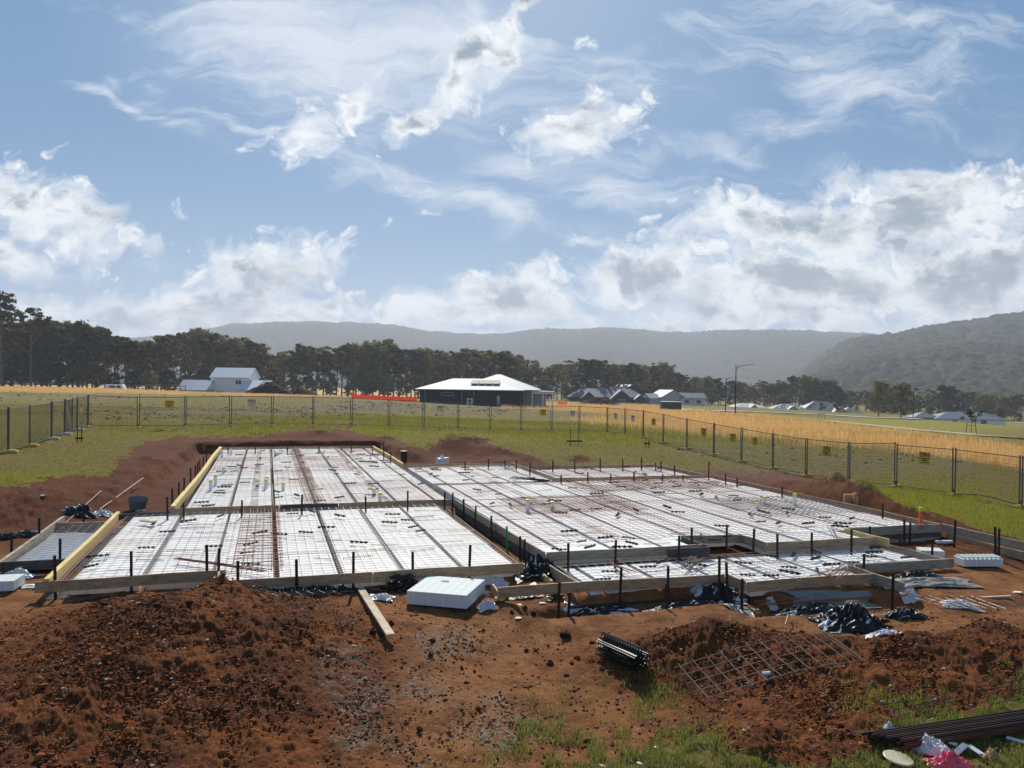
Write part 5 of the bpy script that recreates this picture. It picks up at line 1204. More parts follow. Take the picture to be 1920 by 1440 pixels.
# ------------------------------------------------------------------ loose things on the ground
def plastic_mat(name, col, rough, spec=.5, tr=0., thick=True):
    m, t, b = pbsdf(name, col, rough, 0, spec); g = t.new('ShaderNodeTexCoord').outputs['Object']
    n = t.noise(g, 5, 5, .6, .8); bump(t, b, n, .6, .05)
    if tr: b.inputs['Transmission Weight'].default_value = tr; b.inputs['IOR'].default_value = 1.2
    return m
M_BFILM = plastic_mat('black film', (.008, .008, .009), .38, .25)
M_WFILM_GLINT = plastic_mat('white film', (.62, .63, .65), .35)  # real white film, and the painted highlights on black film
M_CFILM = plastic_mat('clear film', (.75, .77, .80), .2, .5, .35)
M_GFILM = plastic_mat('dusty grey film', (.20, .185, .155), .45)
M_PINK = plastic_mat('pink film', (.85, .10, .16), .4)
M_CARD = pbsdf('brown paper', (.42, .26, .13), .8)[0]
def crumple(name, px, py, w, d, h, mat, label, cat, seed, rz=0., fold=6., cover=1., group=None, lift=.03, pos=None, n=60, edge=.45):
    """a crumpled sheet: folded ridges over its own footprint, ragged outline, real thickness"""
    p = gp(px, py) if pos is None else np.array(pos); u, v = np.meshgrid(np.linspace(-1, 1, n), np.linspace(-1, 1, n))
    ang = np.arctan2(v, u); out = 1 - edge * fbm(np.cos(ang) * 2 + seed, np.sin(ang) * 2 + seed, 3, seed)
    U = u * out; V = v * out
    wx = U * w / 2 + (fbm(u * 2 + 5, v * 2, 3, seed) - .5) * w * .18; wy = V * d / 2 + (fbm(u * 2, v * 2 + 9, 3, seed + 1) - .5) * d * .25
    f1 = np.abs(fbm(U * fold * .5 + seed, V * fold * .5, 3, seed + 2) - .5) * 2; f2 = 1 - np.abs(vn(U * fold + 3, V * fold * 1.4, seed + 3) - .5) * 2
    ga = u * math.cos(seed) + v * math.sin(seed); gb = -u * math.sin(seed) + v * math.cos(seed); wob = (fbm(u * 2, v * 2, 3, seed + 5) - .5) * 2.2
    f3 = 1 - np.abs(vn(ga * fold * 1.1 + wob * 2, gb * fold * .35 + wob, seed + 6) - .5) * 2; f4 = 1 - np.abs(vn(gb * fold * 1.6 + wob * 2, ga * fold * .5 - wob, seed + 7) - .5) * 2
    z = h * (np.clip(1.15 - np.hypot(u, v), 0, 1) ** .9) * (.12 + .55 * f3 ** 1.6 + .32 * f4 ** 1.4 + .10 * (1 - f1)) + lift
    c, s = math.cos(rz), math.sin(rz); X = p[0] + wx * c - wy * s; Y = p[1] + wx * s + wy * c
    gzv = gz(X, Y); Z = gzv + z; top = np.stack([X - p[0], Y - p[1], Z - p[2]], -1).reshape(-1, 3); bot = top - np.array([0, 0, .012]); a = (np.arange(n - 1)[:, None] * n + np.arange(n - 1)).ravel()
    F1 = np.stack([a, a + 1, a + n + 1, a + n], 1); F2 = F1[:, ::-1] + n * n
    me = np_mesh(name, np.concatenate([top, bot]), [F1, F2], False); o = obj(name, me, mat, loc=tuple(p)); tag(o, label, cat, group)
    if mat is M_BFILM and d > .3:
        me.materials.append(M_WFILM_GLINT); q = (vn(u * 3.2 + seed, v * 9 + 4, seed + 8)[:-1, :-1] > .80).ravel().astype(np.int32); me.polygons.foreach_set('material_index', np.concatenate([q, q]))  # random white strips paint bright highlights onto the black film
    return o
FG = 'crumpled plastic film around the slab'
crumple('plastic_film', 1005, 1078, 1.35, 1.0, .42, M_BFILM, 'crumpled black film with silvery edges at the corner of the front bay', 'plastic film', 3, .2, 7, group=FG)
crumple('plastic_film', 918, 1090, .75, .45, .12, M_CFILM, 'shiny film edge left of the black crumpled film', 'plastic film', 4, .1, 7, group=FG)
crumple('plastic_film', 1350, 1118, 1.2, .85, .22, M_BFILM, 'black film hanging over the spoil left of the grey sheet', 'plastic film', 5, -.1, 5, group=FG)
crumple('plastic_film', 1378, 1146, .8, .55, .08, M_GFILM, 'dusty grey sheet lying below the corner of the porch boards', 'plastic film', 6, -.4, 4, group=FG, edge=.25)
crumple('plastic_film', 1560, 1128, 2.1, .45, .08, M_GFILM, 'long dusty grey sheet under the front porch board', 'plastic film', 7, .12, 5, group=FG, edge=.3)
crumple('plastic_film', 1730, 1096, 2.4, .75, .10, M_GFILM, 'wide dusty sheet spread right of the porch before the foam offcut', 'plastic film', 8, .12, 4, group=FG, edge=.25)
crumple('plastic_film', 1600, 1178, 1.45, .95, .42, M_BFILM, 'heap of shiny black film with painted white highlights on the right spoil', 'plastic film', 9, .1, 6, group=FG)
crumple('plastic_film', 1697, 1158, .9, .35, .16, M_BFILM, 'black film tongue reaching right from the shiny heap', 'plastic film', 10, .15, 6, group=FG)
crumple('plastic_film', 1600, 1140, .55, .3, .14, pbsdf('tan film', (.48, .38, .25), .6)[0], 'tan scrap of film on top of the shiny black heap', 'plastic film', 11, 0, 5, group=FG)
crumple('plastic_film', 1553, 1170, .30, .38, .16, M_CFILM, 'silvery fold at the left end of the shiny black heap', 'plastic film', 12, 0, 6, group=FG)
crumple('plastic_film', 1655, 1192, .62, .22, .07, M_WFILM_GLINT, 'white film scrap in front of the shiny black heap', 'plastic film', 13, -.15, 6, group=FG)
crumple('plastic_film', 1705, 1122, .34, .3, .16, M_WFILM_GLINT, 'peaked white scrap beside the stake at the porch corner', 'plastic film', 14, 0, 4, group=FG)
crumple('plastic_film', 1803, 1136, .8, .32, .07, M_CFILM, 'torn clear film on the wires in the grass at the right', 'plastic film', 15, -.1, 6, group=FG)
crumple('plastic_film', 718, 1124, .52, .3, .09, M_WFILM_GLINT, 'white film puddle between the plank and the black spacers', 'plastic film', 16, 0, 5, group=FG)
crumple('plastic_film', 912, 1142, .42, .3, .15, M_CFILM, 'clear film bag tucked behind the loose foam block', 'plastic film', 17, .2, 5, group=FG)
crumple('plastic_film', 1092, 1150, .95, .22, .06, M_CFILM, 'clear film strip curving below the overhanging board', 'plastic film', 18, -.5, 6, group=FG)
crumple('plastic_film', 1165, 1150, .8, .16, .06, M_CFILM, 'clear film strip rising to the right toward the porch stakes', 'plastic film', 19, .45, 6, group=FG)
crumple('plastic_film', 1040, 1122, .35, .25, .10, M_BFILM, 'small black and white scrap under the overhanging board', 'plastic film', 20, .2, 6, group=FG)
crumple('plastic_film', 640, 1098, 2.2, .22, .05, M_BFILM, 'black membrane strip along the foot of the front board', 'plastic film', 21, .0, 5, group=FG, edge=.2)
crumple('plastic_film', 805, 1086, 1.2, .16, .04, M_CFILM, 'shiny film strip along the foot of the front board', 'plastic film', 22, .08, 5, group=FG, edge=.2)
crumple('plastic_film', 330, 1112, 2.6, .24, .05, M_BFILM, 'black membrane edge under the left front board', 'plastic film', 23, -VA, 5, group=FG, edge=.2, pos=W(-2.1, 15.05, g1(*W(-2.1, 15.05)[:2])))
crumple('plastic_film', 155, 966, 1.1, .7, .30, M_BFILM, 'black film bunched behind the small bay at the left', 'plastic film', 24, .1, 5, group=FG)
crumple('plastic_film', 195, 966, .6, .45, .16, M_CFILM, 'silvery film beside the bunched black film at the left', 'plastic film', 25, .1, 5, group=FG)
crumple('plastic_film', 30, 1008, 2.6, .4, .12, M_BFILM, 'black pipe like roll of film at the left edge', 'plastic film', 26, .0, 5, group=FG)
crumple('plastic_film', 60, 1060, 2.0, .7, .08, M_GPL, 'grey blue film spilling out before the small left bay', 'plastic film', 27, 0, 5, group=FG)
crumple('plastic_film', 110, 1100, 1.5, .35, .05, M_WFILM_GLINT, 'pale film edge under the left corner of the front board', 'plastic film', 28, .3, 5, group=FG)
crumple('film_bag', 33, 1085, .62, .36, .20, M_WFILM_GLINT, 'plump white bag lying at the left edge below the small bay', 'bag', 29, .1, 3, edge=.2)
p = (float(at_y(829, 868, 34)[0]), 33.9, g1(float(at_y(829, 868, 34)[0]), 33.9)); m = MB()
m.hexa([(-.30, -.22, 0), (.32, -.24, 0), (.30, .22, 0), (-.30, .22, 0), (-.27, -.20, .42), (.33, -.21, .50), (.30, .20, .46), (-.28, .2, .44)])
for a_, b_, c_ in (((-.27, -.2, .42), (-.12, -.16, .42), (-.24, -.16, .60)), ((-.02, -.1, .44), (.12, -.06, .46), (.02, -.1, .72)), ((-.02, .1, .44), (-.16, .1, .44), (-.06, .1, .62))):
    m.add([a_, b_, c_, tuple(Vector(a_) + Vector((0, .05, 0))), tuple(Vector(b_) + Vector((0, .05, 0)))], [(0, 1, 2), (4, 3, 2), (0, 2, 3), (1, 4, 2), (0, 3, 4, 1)])
o = m.build('film_bag', M_WFILM_GLINT, loc=p, bevel=.02); tag(o, 'upright white bag with torn ears behind the back form board', 'bag')
crumple('plastic_film', 1448, 1138, .2, .3, .12, M_CFILM, 'small bright fold on the dusty grey sheet', 'plastic film', 31, .3, 5, group=FG)
crumple('plastic_film', 1310, 1112, .35, .2, .16, M_CFILM, 'bright film loop left of the black hanging film', 'plastic film', 32, .6, 5, group=FG)
# white scraps
def lump(name, px, py, s, mat, label, cat, seed, flat=.6, group=None):
    p = gp(px, py); r_ = np.random.default_rng(seed); m = MB(); n, k = 5, 3; vs = []
    for j in range(k + 1):
        th = math.pi * j / k
        for i in range(n):
            a = 2 * math.pi * i / n; q = s * (.45 + .8 * r_.random()); vs.append((q * math.sin(th) * math.cos(a), q * .8 * math.sin(th) * math.sin(a), q * flat * math.cos(th)))
    fs = [(j * n + i, j * n + (i + 1) % n, (j + 1) * n + (i + 1) % n, (j + 1) * n + i) for j in range(k) for i in range(n)]
    m.add(vs, fs); o = m.build(name, mat, loc=(p[0], p[1], p[2] + s * flat * .6)); tag(o, label, cat, group); return o
SC = 'pale scraps lying on the bare soil'
M_SCR = pbsdf('pale scrap', (.72, .70, .66), .7)[0]
for i, (px, py, s, l) in enumerate(((614, 1157, .035, 'left of the plank'), (571, 1148, .03, 'on the right flank of the large mound'), (973, 1135, .06, 'right of the offcut by the overhanging board'), (1018, 1132, .075, 'under the overhanging board end'), (972, 1160, .07, 'in front of the brick sized lump'),
        (876, 1286, .028, 'halfway down the bare soil'), (1232, 1402, .05, 'at the bottom in the grass'), (1130, 1438, .05, 'at the very bottom in the grass'), (1200, 1432, .04, 'at the bottom edge beside the grass'), (1478, 1208, .03, 'above the mesh on the mound'), (80, 930, .10, 'on the far left bank'), (290, 860, .06, 'near the far corner of the bank'),
        (1790, 1052, .05, 'by the foam offcut'), (1905, 1112, .10, 'in the grass at the right edge'), (1665, 1382, .05, 'beside the steel bundle'), (480, 812, .08, 'on the grass before the back fence'), (440, 780, .09, 'in the stony grass behind the fence'), (50, 930, .07, 'on the left bank slope'))):
    lump('scrap', px, py, s * 1.15, M_SCR, f'small pale scrap {l}', 'scrap', 100 + i, .22, SC)
# loose foam block
def foam_loose(px, py, wx, wy, h, rz, label, ribs=0, name='loose_foam_block'):
    p = gp(px, py); m = MB(); m.box((0, 0, 0), (wx, wy, h)); o = m.build(name, M_FOAM2, loc=(p[0], p[1], p[2] + h / 2 + .04), rot=(.02, -.01, rz), bevel=.006); tag(o, label, 'foam block')
    if ribs:
        q = MB()
        for k in range(ribs):
            x = -wx / 2 + wx * (k + .5) / ribs; q.box((x, 0, h / 2 + .02), (wx / ribs * .45, wy * .8, .045))
        q.build('rib', M_FOAM2, o)
    return o
def foam2():
    m, t, b = pbsdf('clean white foam', rough=.7, spec=.2); o = t.new('ShaderNodeTexCoord').outputs['Object']; s = t.new('ShaderNodeSeparateXYZ'); t.l.new(o, s.inputs[0])
    def line(v, k, of=0.): return t.math('ABSOLUTE', t.math('SUBTRACT', t.math('FRACT', t.math('MULTIPLY_ADD', v, k, of)), .5))
    ln = t.ramp(t.math('MAXIMUM', line(s.outputs[0], 6.4, .05), line(s.outputs[1], 6.4, .05)), .435, .455, 1., 0.)
    top = t.ramp(t.new('ShaderNodeNewGeometry').outputs['Normal'], 0, 1) if False else None
    n = t.new('ShaderNodeNewGeometry'); sz = t.new('ShaderNodeSeparateXYZ'); t.l.new(n.outputs['Normal'], sz.inputs[0]); up = t.ramp(sz.outputs[2], .5, .8)
    sd = t.ramp(line(s.outputs[0], 3.6, .55), .468, .48)
    c = t.mix(t.math('MULTIPLY', ln, up), (.66, .67, .67), (.47, .53, .51)); c = t.mix(t.math('MULTIPLY', sd, t.math('SUBTRACT', 1., up)), c, (.84, .84, .84))
    t.put(b.inputs['Base Color'], c); return m
M_FOAM2 = foam2()
fb = foam_loose(842, 1140, 1.12, 1.06, .235, -.27, 'big white foam block with a square grid top lying on the bare soil')
m = MB(); m.box((0, 0, .137), (.16, .05, .002)); m.box((0, .06, .137), (.10, .03, .002)); fb.location = (-1.13, 14.02, g1(-1.13, 14.02) + .16)
m.build('blue_stamp', pbsdf('blue stamp', (.35, .5, .75), .7)[0], fb, loc=(-.12, .22, 0))
foam_loose(1834, 1062, .88, .36, .16, .04, 'white foam offcut with a toothed edge on bare ground at the right', 9)
foam_loose(1744, 1045, .50, .36, .15, -.2, 'small white foam offcut behind the toothed one', 0)
foam_loose(8, 1106, .50, .5, .18, .2, 'white foam offcut cut by the left edge of the photo', 0)
foam_loose(1770, 1021, .42, .1, .06, .1, 'thin white foam sliver in the shade of the board wall', 0)
foam_loose(862, 872, .42, .35, .42, .2, 'white foam piece next to the torn white bag', 0) if False else None
# planks
def plank(px0, py0, px1, py1, w, t_, mat, label, lift0=.0, lift1=.0, name='plank'):
    a = gp(px0, py0); b = gp(px1, py1); a[2] += lift0 + t_ / 2 + .02; b[2] += lift1 + t_ / 2 + .02; m = MB(); c = (a + b) / 2
    m.beam(tuple(a - c), tuple(b - c), w, t_); o = m.build(name, mat, loc=tuple(c)); tag(o, label, 'plank', 'loose timber around the slab'); return o
M_PALE = timber('pale new timber', (.42, .34, .24), (.62, .53, .40), (.30, .24, .17))
M_OCH = timber('ochre timber', (.55, .33, .12), (.66, .44, .2), (.45, .28, .1))
plank(674, 1113, 732, 1212, .13, .035, M_PALE, 'long pale plank lying askew on the soil left of the foam block', .08, .13)
plank(935, 1131, 946, 1120, .16, .05, M_OCH, 'short ochre timber offcut by the overhanging board end', .02, .02)
plank(922, 1112, 935, 1131, .04, .16, M_TIM, 'upright brown offcut under the overhanging board end', .02, .02)
plank(205, 1106, 228, 1104, .12, .06, M_PALE, 'pale offcut under the left front board')
plank(1590, 1148, 1610, 1147, .08, .03, M_PALE, 'little pale offcut beside the tan scrap of film')
plank(1745, 1131, 1895, 1122, .05, .04, M_PALE, 'slim pale batten lying in the grass at the right')
plank(130, 1012, 170, 1006, .1, .05, M_TIMG, 'grey offcut inside the small left bay') if False else None
o = MB(); o.box((0, 0, 0), (.42, .14, .035)); o = o.build('plank', M_PALE, loc=tuple(at_z(278, 977, ZA + .01)), rot=(0, 0, -.4)); tag(o, 'short pale offcut on the mesh at the rear left of the front bay', 'plank', 'loose timber around the slab')
plank(255, 960, 272, 960, .1, .04, M_PALE, 'small pale offcut behind the front left bay')
plank(112, 992, 190, 925, .02, .02, M_PALE, 'thin pale batten leaning up the left bank', .0, .05)
plank(188, 957, 268, 915, .03, .03, M_PALE, 'long thin pale batten across the left bank slope', .0, .3)
# dark bin on the left bank
p = gp(258, 955); m = MB(); m.tube([(0, 0, 0), (0, 0, .42), (0, 0, .5)], [.33, .42, .45], 18, False); m.tube([(0, 0, .48), (0, 0, .52)], .47, 18, False); m.tube([(0, 0, .02), (0, 0, .04)], .32, 18)
o = m.build('rubber_tub', pbsdf('blue grey rubber', (.14, .16, .16), .6)[0], loc=tuple(p), rot=(.15, .1, 0)); o.scale = (.62, .62, .62); tag(o, 'blue grey rubber tub standing on the left bank', 'tub')
m = MB(); m.tube([(0, 0, 0), (0, 0, .42)], [.14, .17], 14); o = m.build('bucket', M_BPL, loc=tuple(gp(757, 862))); tag(o, 'black bucket in the cutting behind the yellow side board', 'bucket')
# black comb spacers, a stack of ridged strips
def spacer_stack():
    p = gp(1167, 1240); e = thing('spacer_bundle', 'dark green bundle of perforated plastic strips on the bare soil', 'spacer bundle', (p[0], p[1], p[2] + .0), -.98)
    mt = pbsdf('dark green plastic', (.010, .018, .018), .5, 0, .2)[0]; k = 0
    for j, (y, z) in enumerate(((-.15, .055), (-.05, .06), (.06, .055), (-.10, .15), (.0, .16), (.10, .145), (-.03, .245))):
        m = MB(); L = .80 + .04 * (j % 2); n = 15
        for s in (-1, 1): m.beam((-L / 2, s * .03, .035), (L / 2, s * .03, .035), .018, .016); m.beam((-L / 2, s * .045, -.04), (L / 2, s * .045, -.04), .018, .016)
        m.beam((-L / 2, 0, .05), (L / 2, 0, .05), .03, .015)
        for i in range(n):
            x = -L / 2 + .02 + i * (L - .04) / (n - 1)
            for s in (-1, 1): m.beam((x, s * .045, -.045), (x + .02, s * .028, .04), .018, .012)
            m.beam((x, -.045, -.04), (x, .045, -.04), .012, .01)
        m.build('spacer_strip', mt, e, loc=(random.uniform(-.02, .02), y, z + .02), rot=(random.uniform(-.3, .3), 0, random.uniform(-.03, .03)))
spacer_stack()
def clip_pile(px, py, n, sp, label, seed):
    p = gp(px, py); e = thing('clip_pile', label, 'bar chairs', tuple(p), 0); r_ = random.Random(seed)
    for k in range(n):
        o = bpy.data.objects.new('chair_strip', SM); C.objects.link(o); o.parent = e; rr = r_.random(); a = r_.random() * 6.28
        o.location = (math.cos(a) * sp * rr, math.sin(a) * sp * rr * .7, .02 + .34 * (1 - rr) * r_.random()); o.rotation_euler = (r_.uniform(-.6, .6), r_.uniform(-.5, .5), r_.random() * 3.1)
clip_pile(752, 1108, 34, .26, 'pile of black plastic bar chairs beside the white film puddle', 3)
# trench mesh cage on the ground before the front board
def ladder(px0, py0, px1, py1, w, step, mat, label, name='trench_mesh', r=.008, up=.10):
    a = gp(px0, py0); b = gp(px1, py1); a[2] += .06; b[2] += .06; a, b = Vector(a), Vector(b); d = (b - a); L = d.length; d.normalize(); s = Vector((-d.y, d.x, 0)); c = (a + b) / 2; m = MB()
    for k in (-1, 0, 1): m.tube([a - c + s * w * k / 2, b - c + s * w * k / 2], r, 5)
    n = int(L / step)
    for k in range(n + 1):
        q = a - c + d * (k * step + .03); m.tube([q - s * w * .62 + Vector((0, 0, up)), q - s * w * .5, q + s * w * .5, q + s * w * .62 + Vector((0, 0, up))], r * .9, 5)
    o = m.build(name, mat, loc=tuple(c)); tag(o, label, 'trench mesh'); return o
M_WIRE2 = pbsdf('bright tie wire', (.26, .21, .17), .5, .5)[0]
ladder(490, 1124, 705, 1108, .26, .22, M_WIRE2, 'ladder shaped trench mesh lying before the front board', r=.006)
ladder(1290, 1120, 1332, 1098, .12, .06, M_WIRE2, 'short toothed steel strip propped above the black hanging film', r=.006)
# big mesh offcut draped over the mound
def draped_mesh():
    c4 = [gp(1270, 1264), gp(1549, 1201), gp(1621, 1252), gp(1322, 1325)]; A, B, Cc, D = [Vector(p) for p in c4]; nu, nv = 11, 4; m = MB(); c = (A + B + Cc + D) / 4
    def pt(s, t, dz=0.):
        q = A.lerp(B, s).lerp(D.lerp(Cc, s), t); zf = g1(q.x, q.y); return Vector((q.x, q.y, max(zf * .35 + q.z * .65, q.z) + .10 + .04 * math.sin(s * 3.1) + dz)) - c
    for j in range(nv + 1):
        m.tube([pt(i / 22 * 1.04 - .02, j / nv) for i in range(23)], .006, 5)
    for i in range(nu + 1): m.tube([pt((i + .15) / (nu + .3), t_ / 10 * 1.12 - .06, .012) for t_ in range(11)], .006, 5)
    for i in (.955, .985): m.tube([pt(i, t_ / 8 - .1, .03) for t_ in range(9)], .005, 5)
    o = m.build('mesh_offcut', pbsdf('light worn steel', (.24, .17, .13), .5, .3)[0], loc=tuple(c)); tag(o, 'bent steel mesh offcut lying over the soil mound at the right', 'steel mesh')
draped_mesh()
def wire_run(pts, r, mat, label, name='loose_wire', lift=.03):
    P = [gp(a, b) for a, b in pts]; m = MB(); Q = []
    for i in range(len(P) - 1):
        for k in range(8): q = P[i] + (P[i + 1] - P[i]) * k / 8; Q.append((q[0], q[1], max(q[2], g1(q[0], q[1])) + lift))
    Q.append((P[-1][0], P[-1][1], P[-1][2] + lift)); m.tube(Q, r, 5); o = m.build(name, mat, origin=Q[0]); tag(o, label, 'wire'); return o
M_LWS = bpy.data.materials['light worn steel']
wire_run([(1250, 1152), (1340, 1170), (1475, 1182)], .005, M_LWS, 'long thin rod lying along the crest of the right mound')
wire_run([(1472, 1185), (1478, 1165)], .009, M_LWS, 'short bright bent strip standing on the mound crest', lift=.12)
for k in range(3): wire_run([(1640 + 18 * k, 1332 + 12 * k), (1740, 1318 + 8 * k), (1935, 1278 + 9 * k)], .005, M_STEEL, f'{("upper", "middle", "lower")[k]} long bar lying in the grass above the steel bundle', lift=.06)
# mesh piece in the right grass
a = gp(1700, 1120); m = MB()
for k in range(7): m.tube([(k * .2 - .75, .42, .05), (k * .17 - .45, -.42, .06)], .005, 4)
for k in range(3): m.tube([(-.8, .3 - k * .3, .06), (.9, .3 - k * .3, .06)], .005, 4)
b = gp(1800, 1134); o = m.build('mesh_offcut', M_WIRE2, loc=tuple(b)); tag(o, 'flat mesh offcut in the grass under the torn clear film', 'steel mesh')
# bundle of steel bars bottom right
def bundle():
    a = gp(1618, 1396); b = gp(1935, 1349); a2 = gp(1640, 1418); e = thing('steel_bundle', 'bundle of dark steel stakes lying at the bottom right', 'steel bundle', tuple(a)); A = Vector(a); d = Vector(b) - A; L = d.length * 1.25; d.normalize(); s = Vector((-d.y, d.x, 0)).normalized()
    mts = [M_STEEL, pbsdf('dark bar', (.055, .045, .045), .4, .5)[0], pbsdf('brown bar', (.12, .06, .045), .5, .4)[0]]
    for k in range(26):
        off = -s * (k % 9) * .034 + Vector((0, 0, .05 + (k // 9) * .030)) + d * random.uniform(-.02, .10) + d * (.10 * (k % 9) / 3); m = MB(); p0 = off; p1 = off + d * L + s * random.uniform(-.02, .02)
        m.beam(tuple(p0), tuple(p1), .030, .012); m.beam(tuple(p0 + Vector((0, 0, .008))), tuple(p1 + Vector((0, 0, .008))), .006, .026)
        m.build('steel_bar', mts[k % 3] if k // 9 < 2 else mts[(k * 2) % 3], e)
bundle()
crumple('plastic_bag', 1748, 1412, .42, .30, .20, M_CFILM, 'clear torn end of the pink wrapper at the bottom right', 'bag', 41, -.6, 4, edge=.3)
crumple('pink_wrapper', 1780, 1440, .52, .26, .16, M_PINK, 'bright pink wrapper at the bottom edge of the photo', 'bag', 42, -.1, 6, edge=.3)
crumple('paper_scrap', 1682, 1404, .20, .13, .07, M_CARD, 'crumpled brown paper on the end of the steel bundle', 'paper', 43, -.2, 6)
crumple('paper_scrap', 1860, 1424, .17, .16, .10, M_CARD, 'crumpled brown paper right of the corrugated offcuts', 'paper', 44, .3, 6)
crumple('paper_scrap', 1835, 1446, .14, .1, .06, M_CARD, 'brown paper edge at the very bottom beside the pink wrapper', 'paper', 46, .3, 6)
crumple('plastic_bag', 1668, 1372, .12, .15, .09, M_WFILM_GLINT, 'small torn white bag in the grass above the steel bundle', 'bag', 45, .3, 6)
p = gp(1684, 1434); m = MB(); m.tube([(0, 0, 0), (0, 0, .012), (0, 0, .02)], [.145, .15, .14], 24); o = m.build('tin_lid', pbsdf('tan lid', (.46, .42, .28), .45)[0], loc=(p[0], p[1], p[2] + .06), rot=(.08, .12, 0)); tag(o, 'round tan tin lid in the grass at the bottom', 'lid')
M_ZN = pbsdf('zinc sheet', (.55, .58, .60), .3, .6)[0]
def downpipe(px, py, L, ang, label, tilt=0.):
    p = gp(px, py); m = MB(); w = .07; n = 8; pr = []
    for k in range(n + 1): x = -w / 2 + w * k / n; pr.append((x, .012 * (k % 2)))
    V = []; 
    for yy in (-L / 2, L / 2):
        for x, z in pr: V.append((x, yy, z))
        for x, z in reversed(pr): V.append((x, yy, z - .006))
    k2 = len(V) // 2; F = [(i, (i + 1) % k2, k2 + (i + 1) % k2, k2 + i) for i in range(k2)]; m.add(V, F); o = m.build('zinc_strip', M_ZN, loc=(p[0], p[1], p[2] + .06), rot=(tilt, .1, ang)); tag(o, label, 'zinc offcut', 'zinc offcuts in the grass'); return o
downpipe(1800, 1415, .28, -.9, 'zinc offcut lying slantwise behind the pink wrapper', .1); downpipe(1828, 1416, .22, .12, 'upright looking zinc offcut right of the pink wrapper'); downpipe(1912, 1400, .25, .8, 'zinc offcut cut by the right edge of the photo'); downpipe(1785, 1404, .10, .7, 'short zinc offcut above the pink wrapper')
p = gp(1437, 1275); m = MB(); m.tube([(-.06, 0, 0), (-.05, 0, 0), (.05, .01, .0), (.06, .01, 0)], [.012, .026, .026, .012], 8); o = m.build('white_bottle', M_PVC, loc=(p[0], p[1], p[2] + .09), rot=(0, 0, .2)); tag(o, 'small white tube lying on the mesh over the right mound', 'bottle')
p = gp(1357, 1228); m = MB(); m.tube([(0, 0, -.02), (0, 0, .05)], .035, 12, False); m.tube([(0, 0, -.02), (0, 0, .05)], .022, 12, False); o = m.build('pipe_ring', M_PVC, loc=(p[0], p[1], p[2] + .04), rot=(.9, 0, 0)); tag(o, 'small white pipe ring on the soil above the mesh offcut', 'pipe ring')
p = gp(832, 656) if False else None
# small boxes by the soil ridge
for px, py, w_, h_, s in ((1593, 940, .35, .28, 'tan box half buried by the soil ridge'), (1603, 942, .10, .35, 'white cap beside the tan box on the soil ridge'), (1607, 946, .06, .3, 'thin white peg by the tan box')):
    p = gp(px, py + 4); m = MB(); m.box((0, 0, h_ / 2), (w_, .12, h_)); o = m.build('site_marker', M_CARD if 'tan' in s else M_PVC, loc=tuple(p), bevel=.01); tag(o, s, 'marker')
# clods and stones: nobody could count them
def clods():
    r_ = np.random.default_rng(5); N = 230000; y = 6.8 + 11 * r_.random(N) ** 1.25; px = r_.uniform(-150, 2080, N); x = (px - 960) / FPX * y; z = gz(x, y); di, go, pa, lu, tu = zones(x, y, z); pd = pad_dist(x, y); hz = heap_z(x, y)
    pr = di * np.clip(.10 + hz * 1.9, 0, 1) * (pd > .1) + .8 * pa * di; keep = r_.random(N) < pr * .75; x, y, z, hz, pa = x[keep], y[keep], z[keep], hz[keep], pa[keep]; n = len(x)
    s = .006 + .020 * r_.random(n) ** 3.2 + .040 * (r_.random(n) > .988) * r_.random(n)
    base = np.array([(1, 0, 0), (-1, 0, 0), (0, 1, 0), (0, -1, 0), (0, 0, 1), (0, 0, -1), (.6, .6, .6), (-.6, .6, .5), (.6, -.6, .5), (-.6, -.6, .6)]) 
    tri = np.array([(4, 6, 7), (4, 7, 9), (4, 9, 8), (4, 8, 6), (6, 0, 2), (6, 2, 7), (7, 2, 1), (7, 1, 9), (9, 1, 3), (9, 3, 8), (8, 3, 0), (8, 0, 6), (0, 5, 2), (2, 5, 1), (1, 5, 3), (3, 5, 0)])
    V = base[None] * s[:, None, None] * (.6 + .8 * r_.random((n, 10, 1))) * np.array([1, 1, .75]); a = r_.random(n) * 6.28; c, q = np.cos(a)[:, None], np.sin(a)[:, None]
    X = V[..., 0] * c - V[..., 1] * q + x[:, None]; Y = V[..., 0] * q + V[..., 1] * c + y[:, None]; Z = V[..., 2] + (z + s * .35 + .02 * np.clip(hz * 3, 0, 1))[:, None]
    F = (tri[None] + 10 * np.arange(n)[:, None, None]).reshape(-1, 3); me = np_mesh('soil_clods', np.stack([X, Y, Z], -1).reshape(-1, 3), [F])
    m, t, b = pbsdf('clods', rough=.95, spec=.1); g = t.new('ShaderNodeNewGeometry'); cc = t.mix(g.outputs['Random Per Island'], (.05, .015, .007), (.26, .085, .028)); cc = t.mix(t.ramp(g.outputs['Random Per Island'], .975, .98), cc, (.38, .33, .27))
    t.put(b.inputs['Base Color'], cc); o = obj('soil_clods', me, m); tag(o, 'loose red brown clods and small stones on the bare soil', 'clods', kind='stuff'); print('clods', n)
clods()
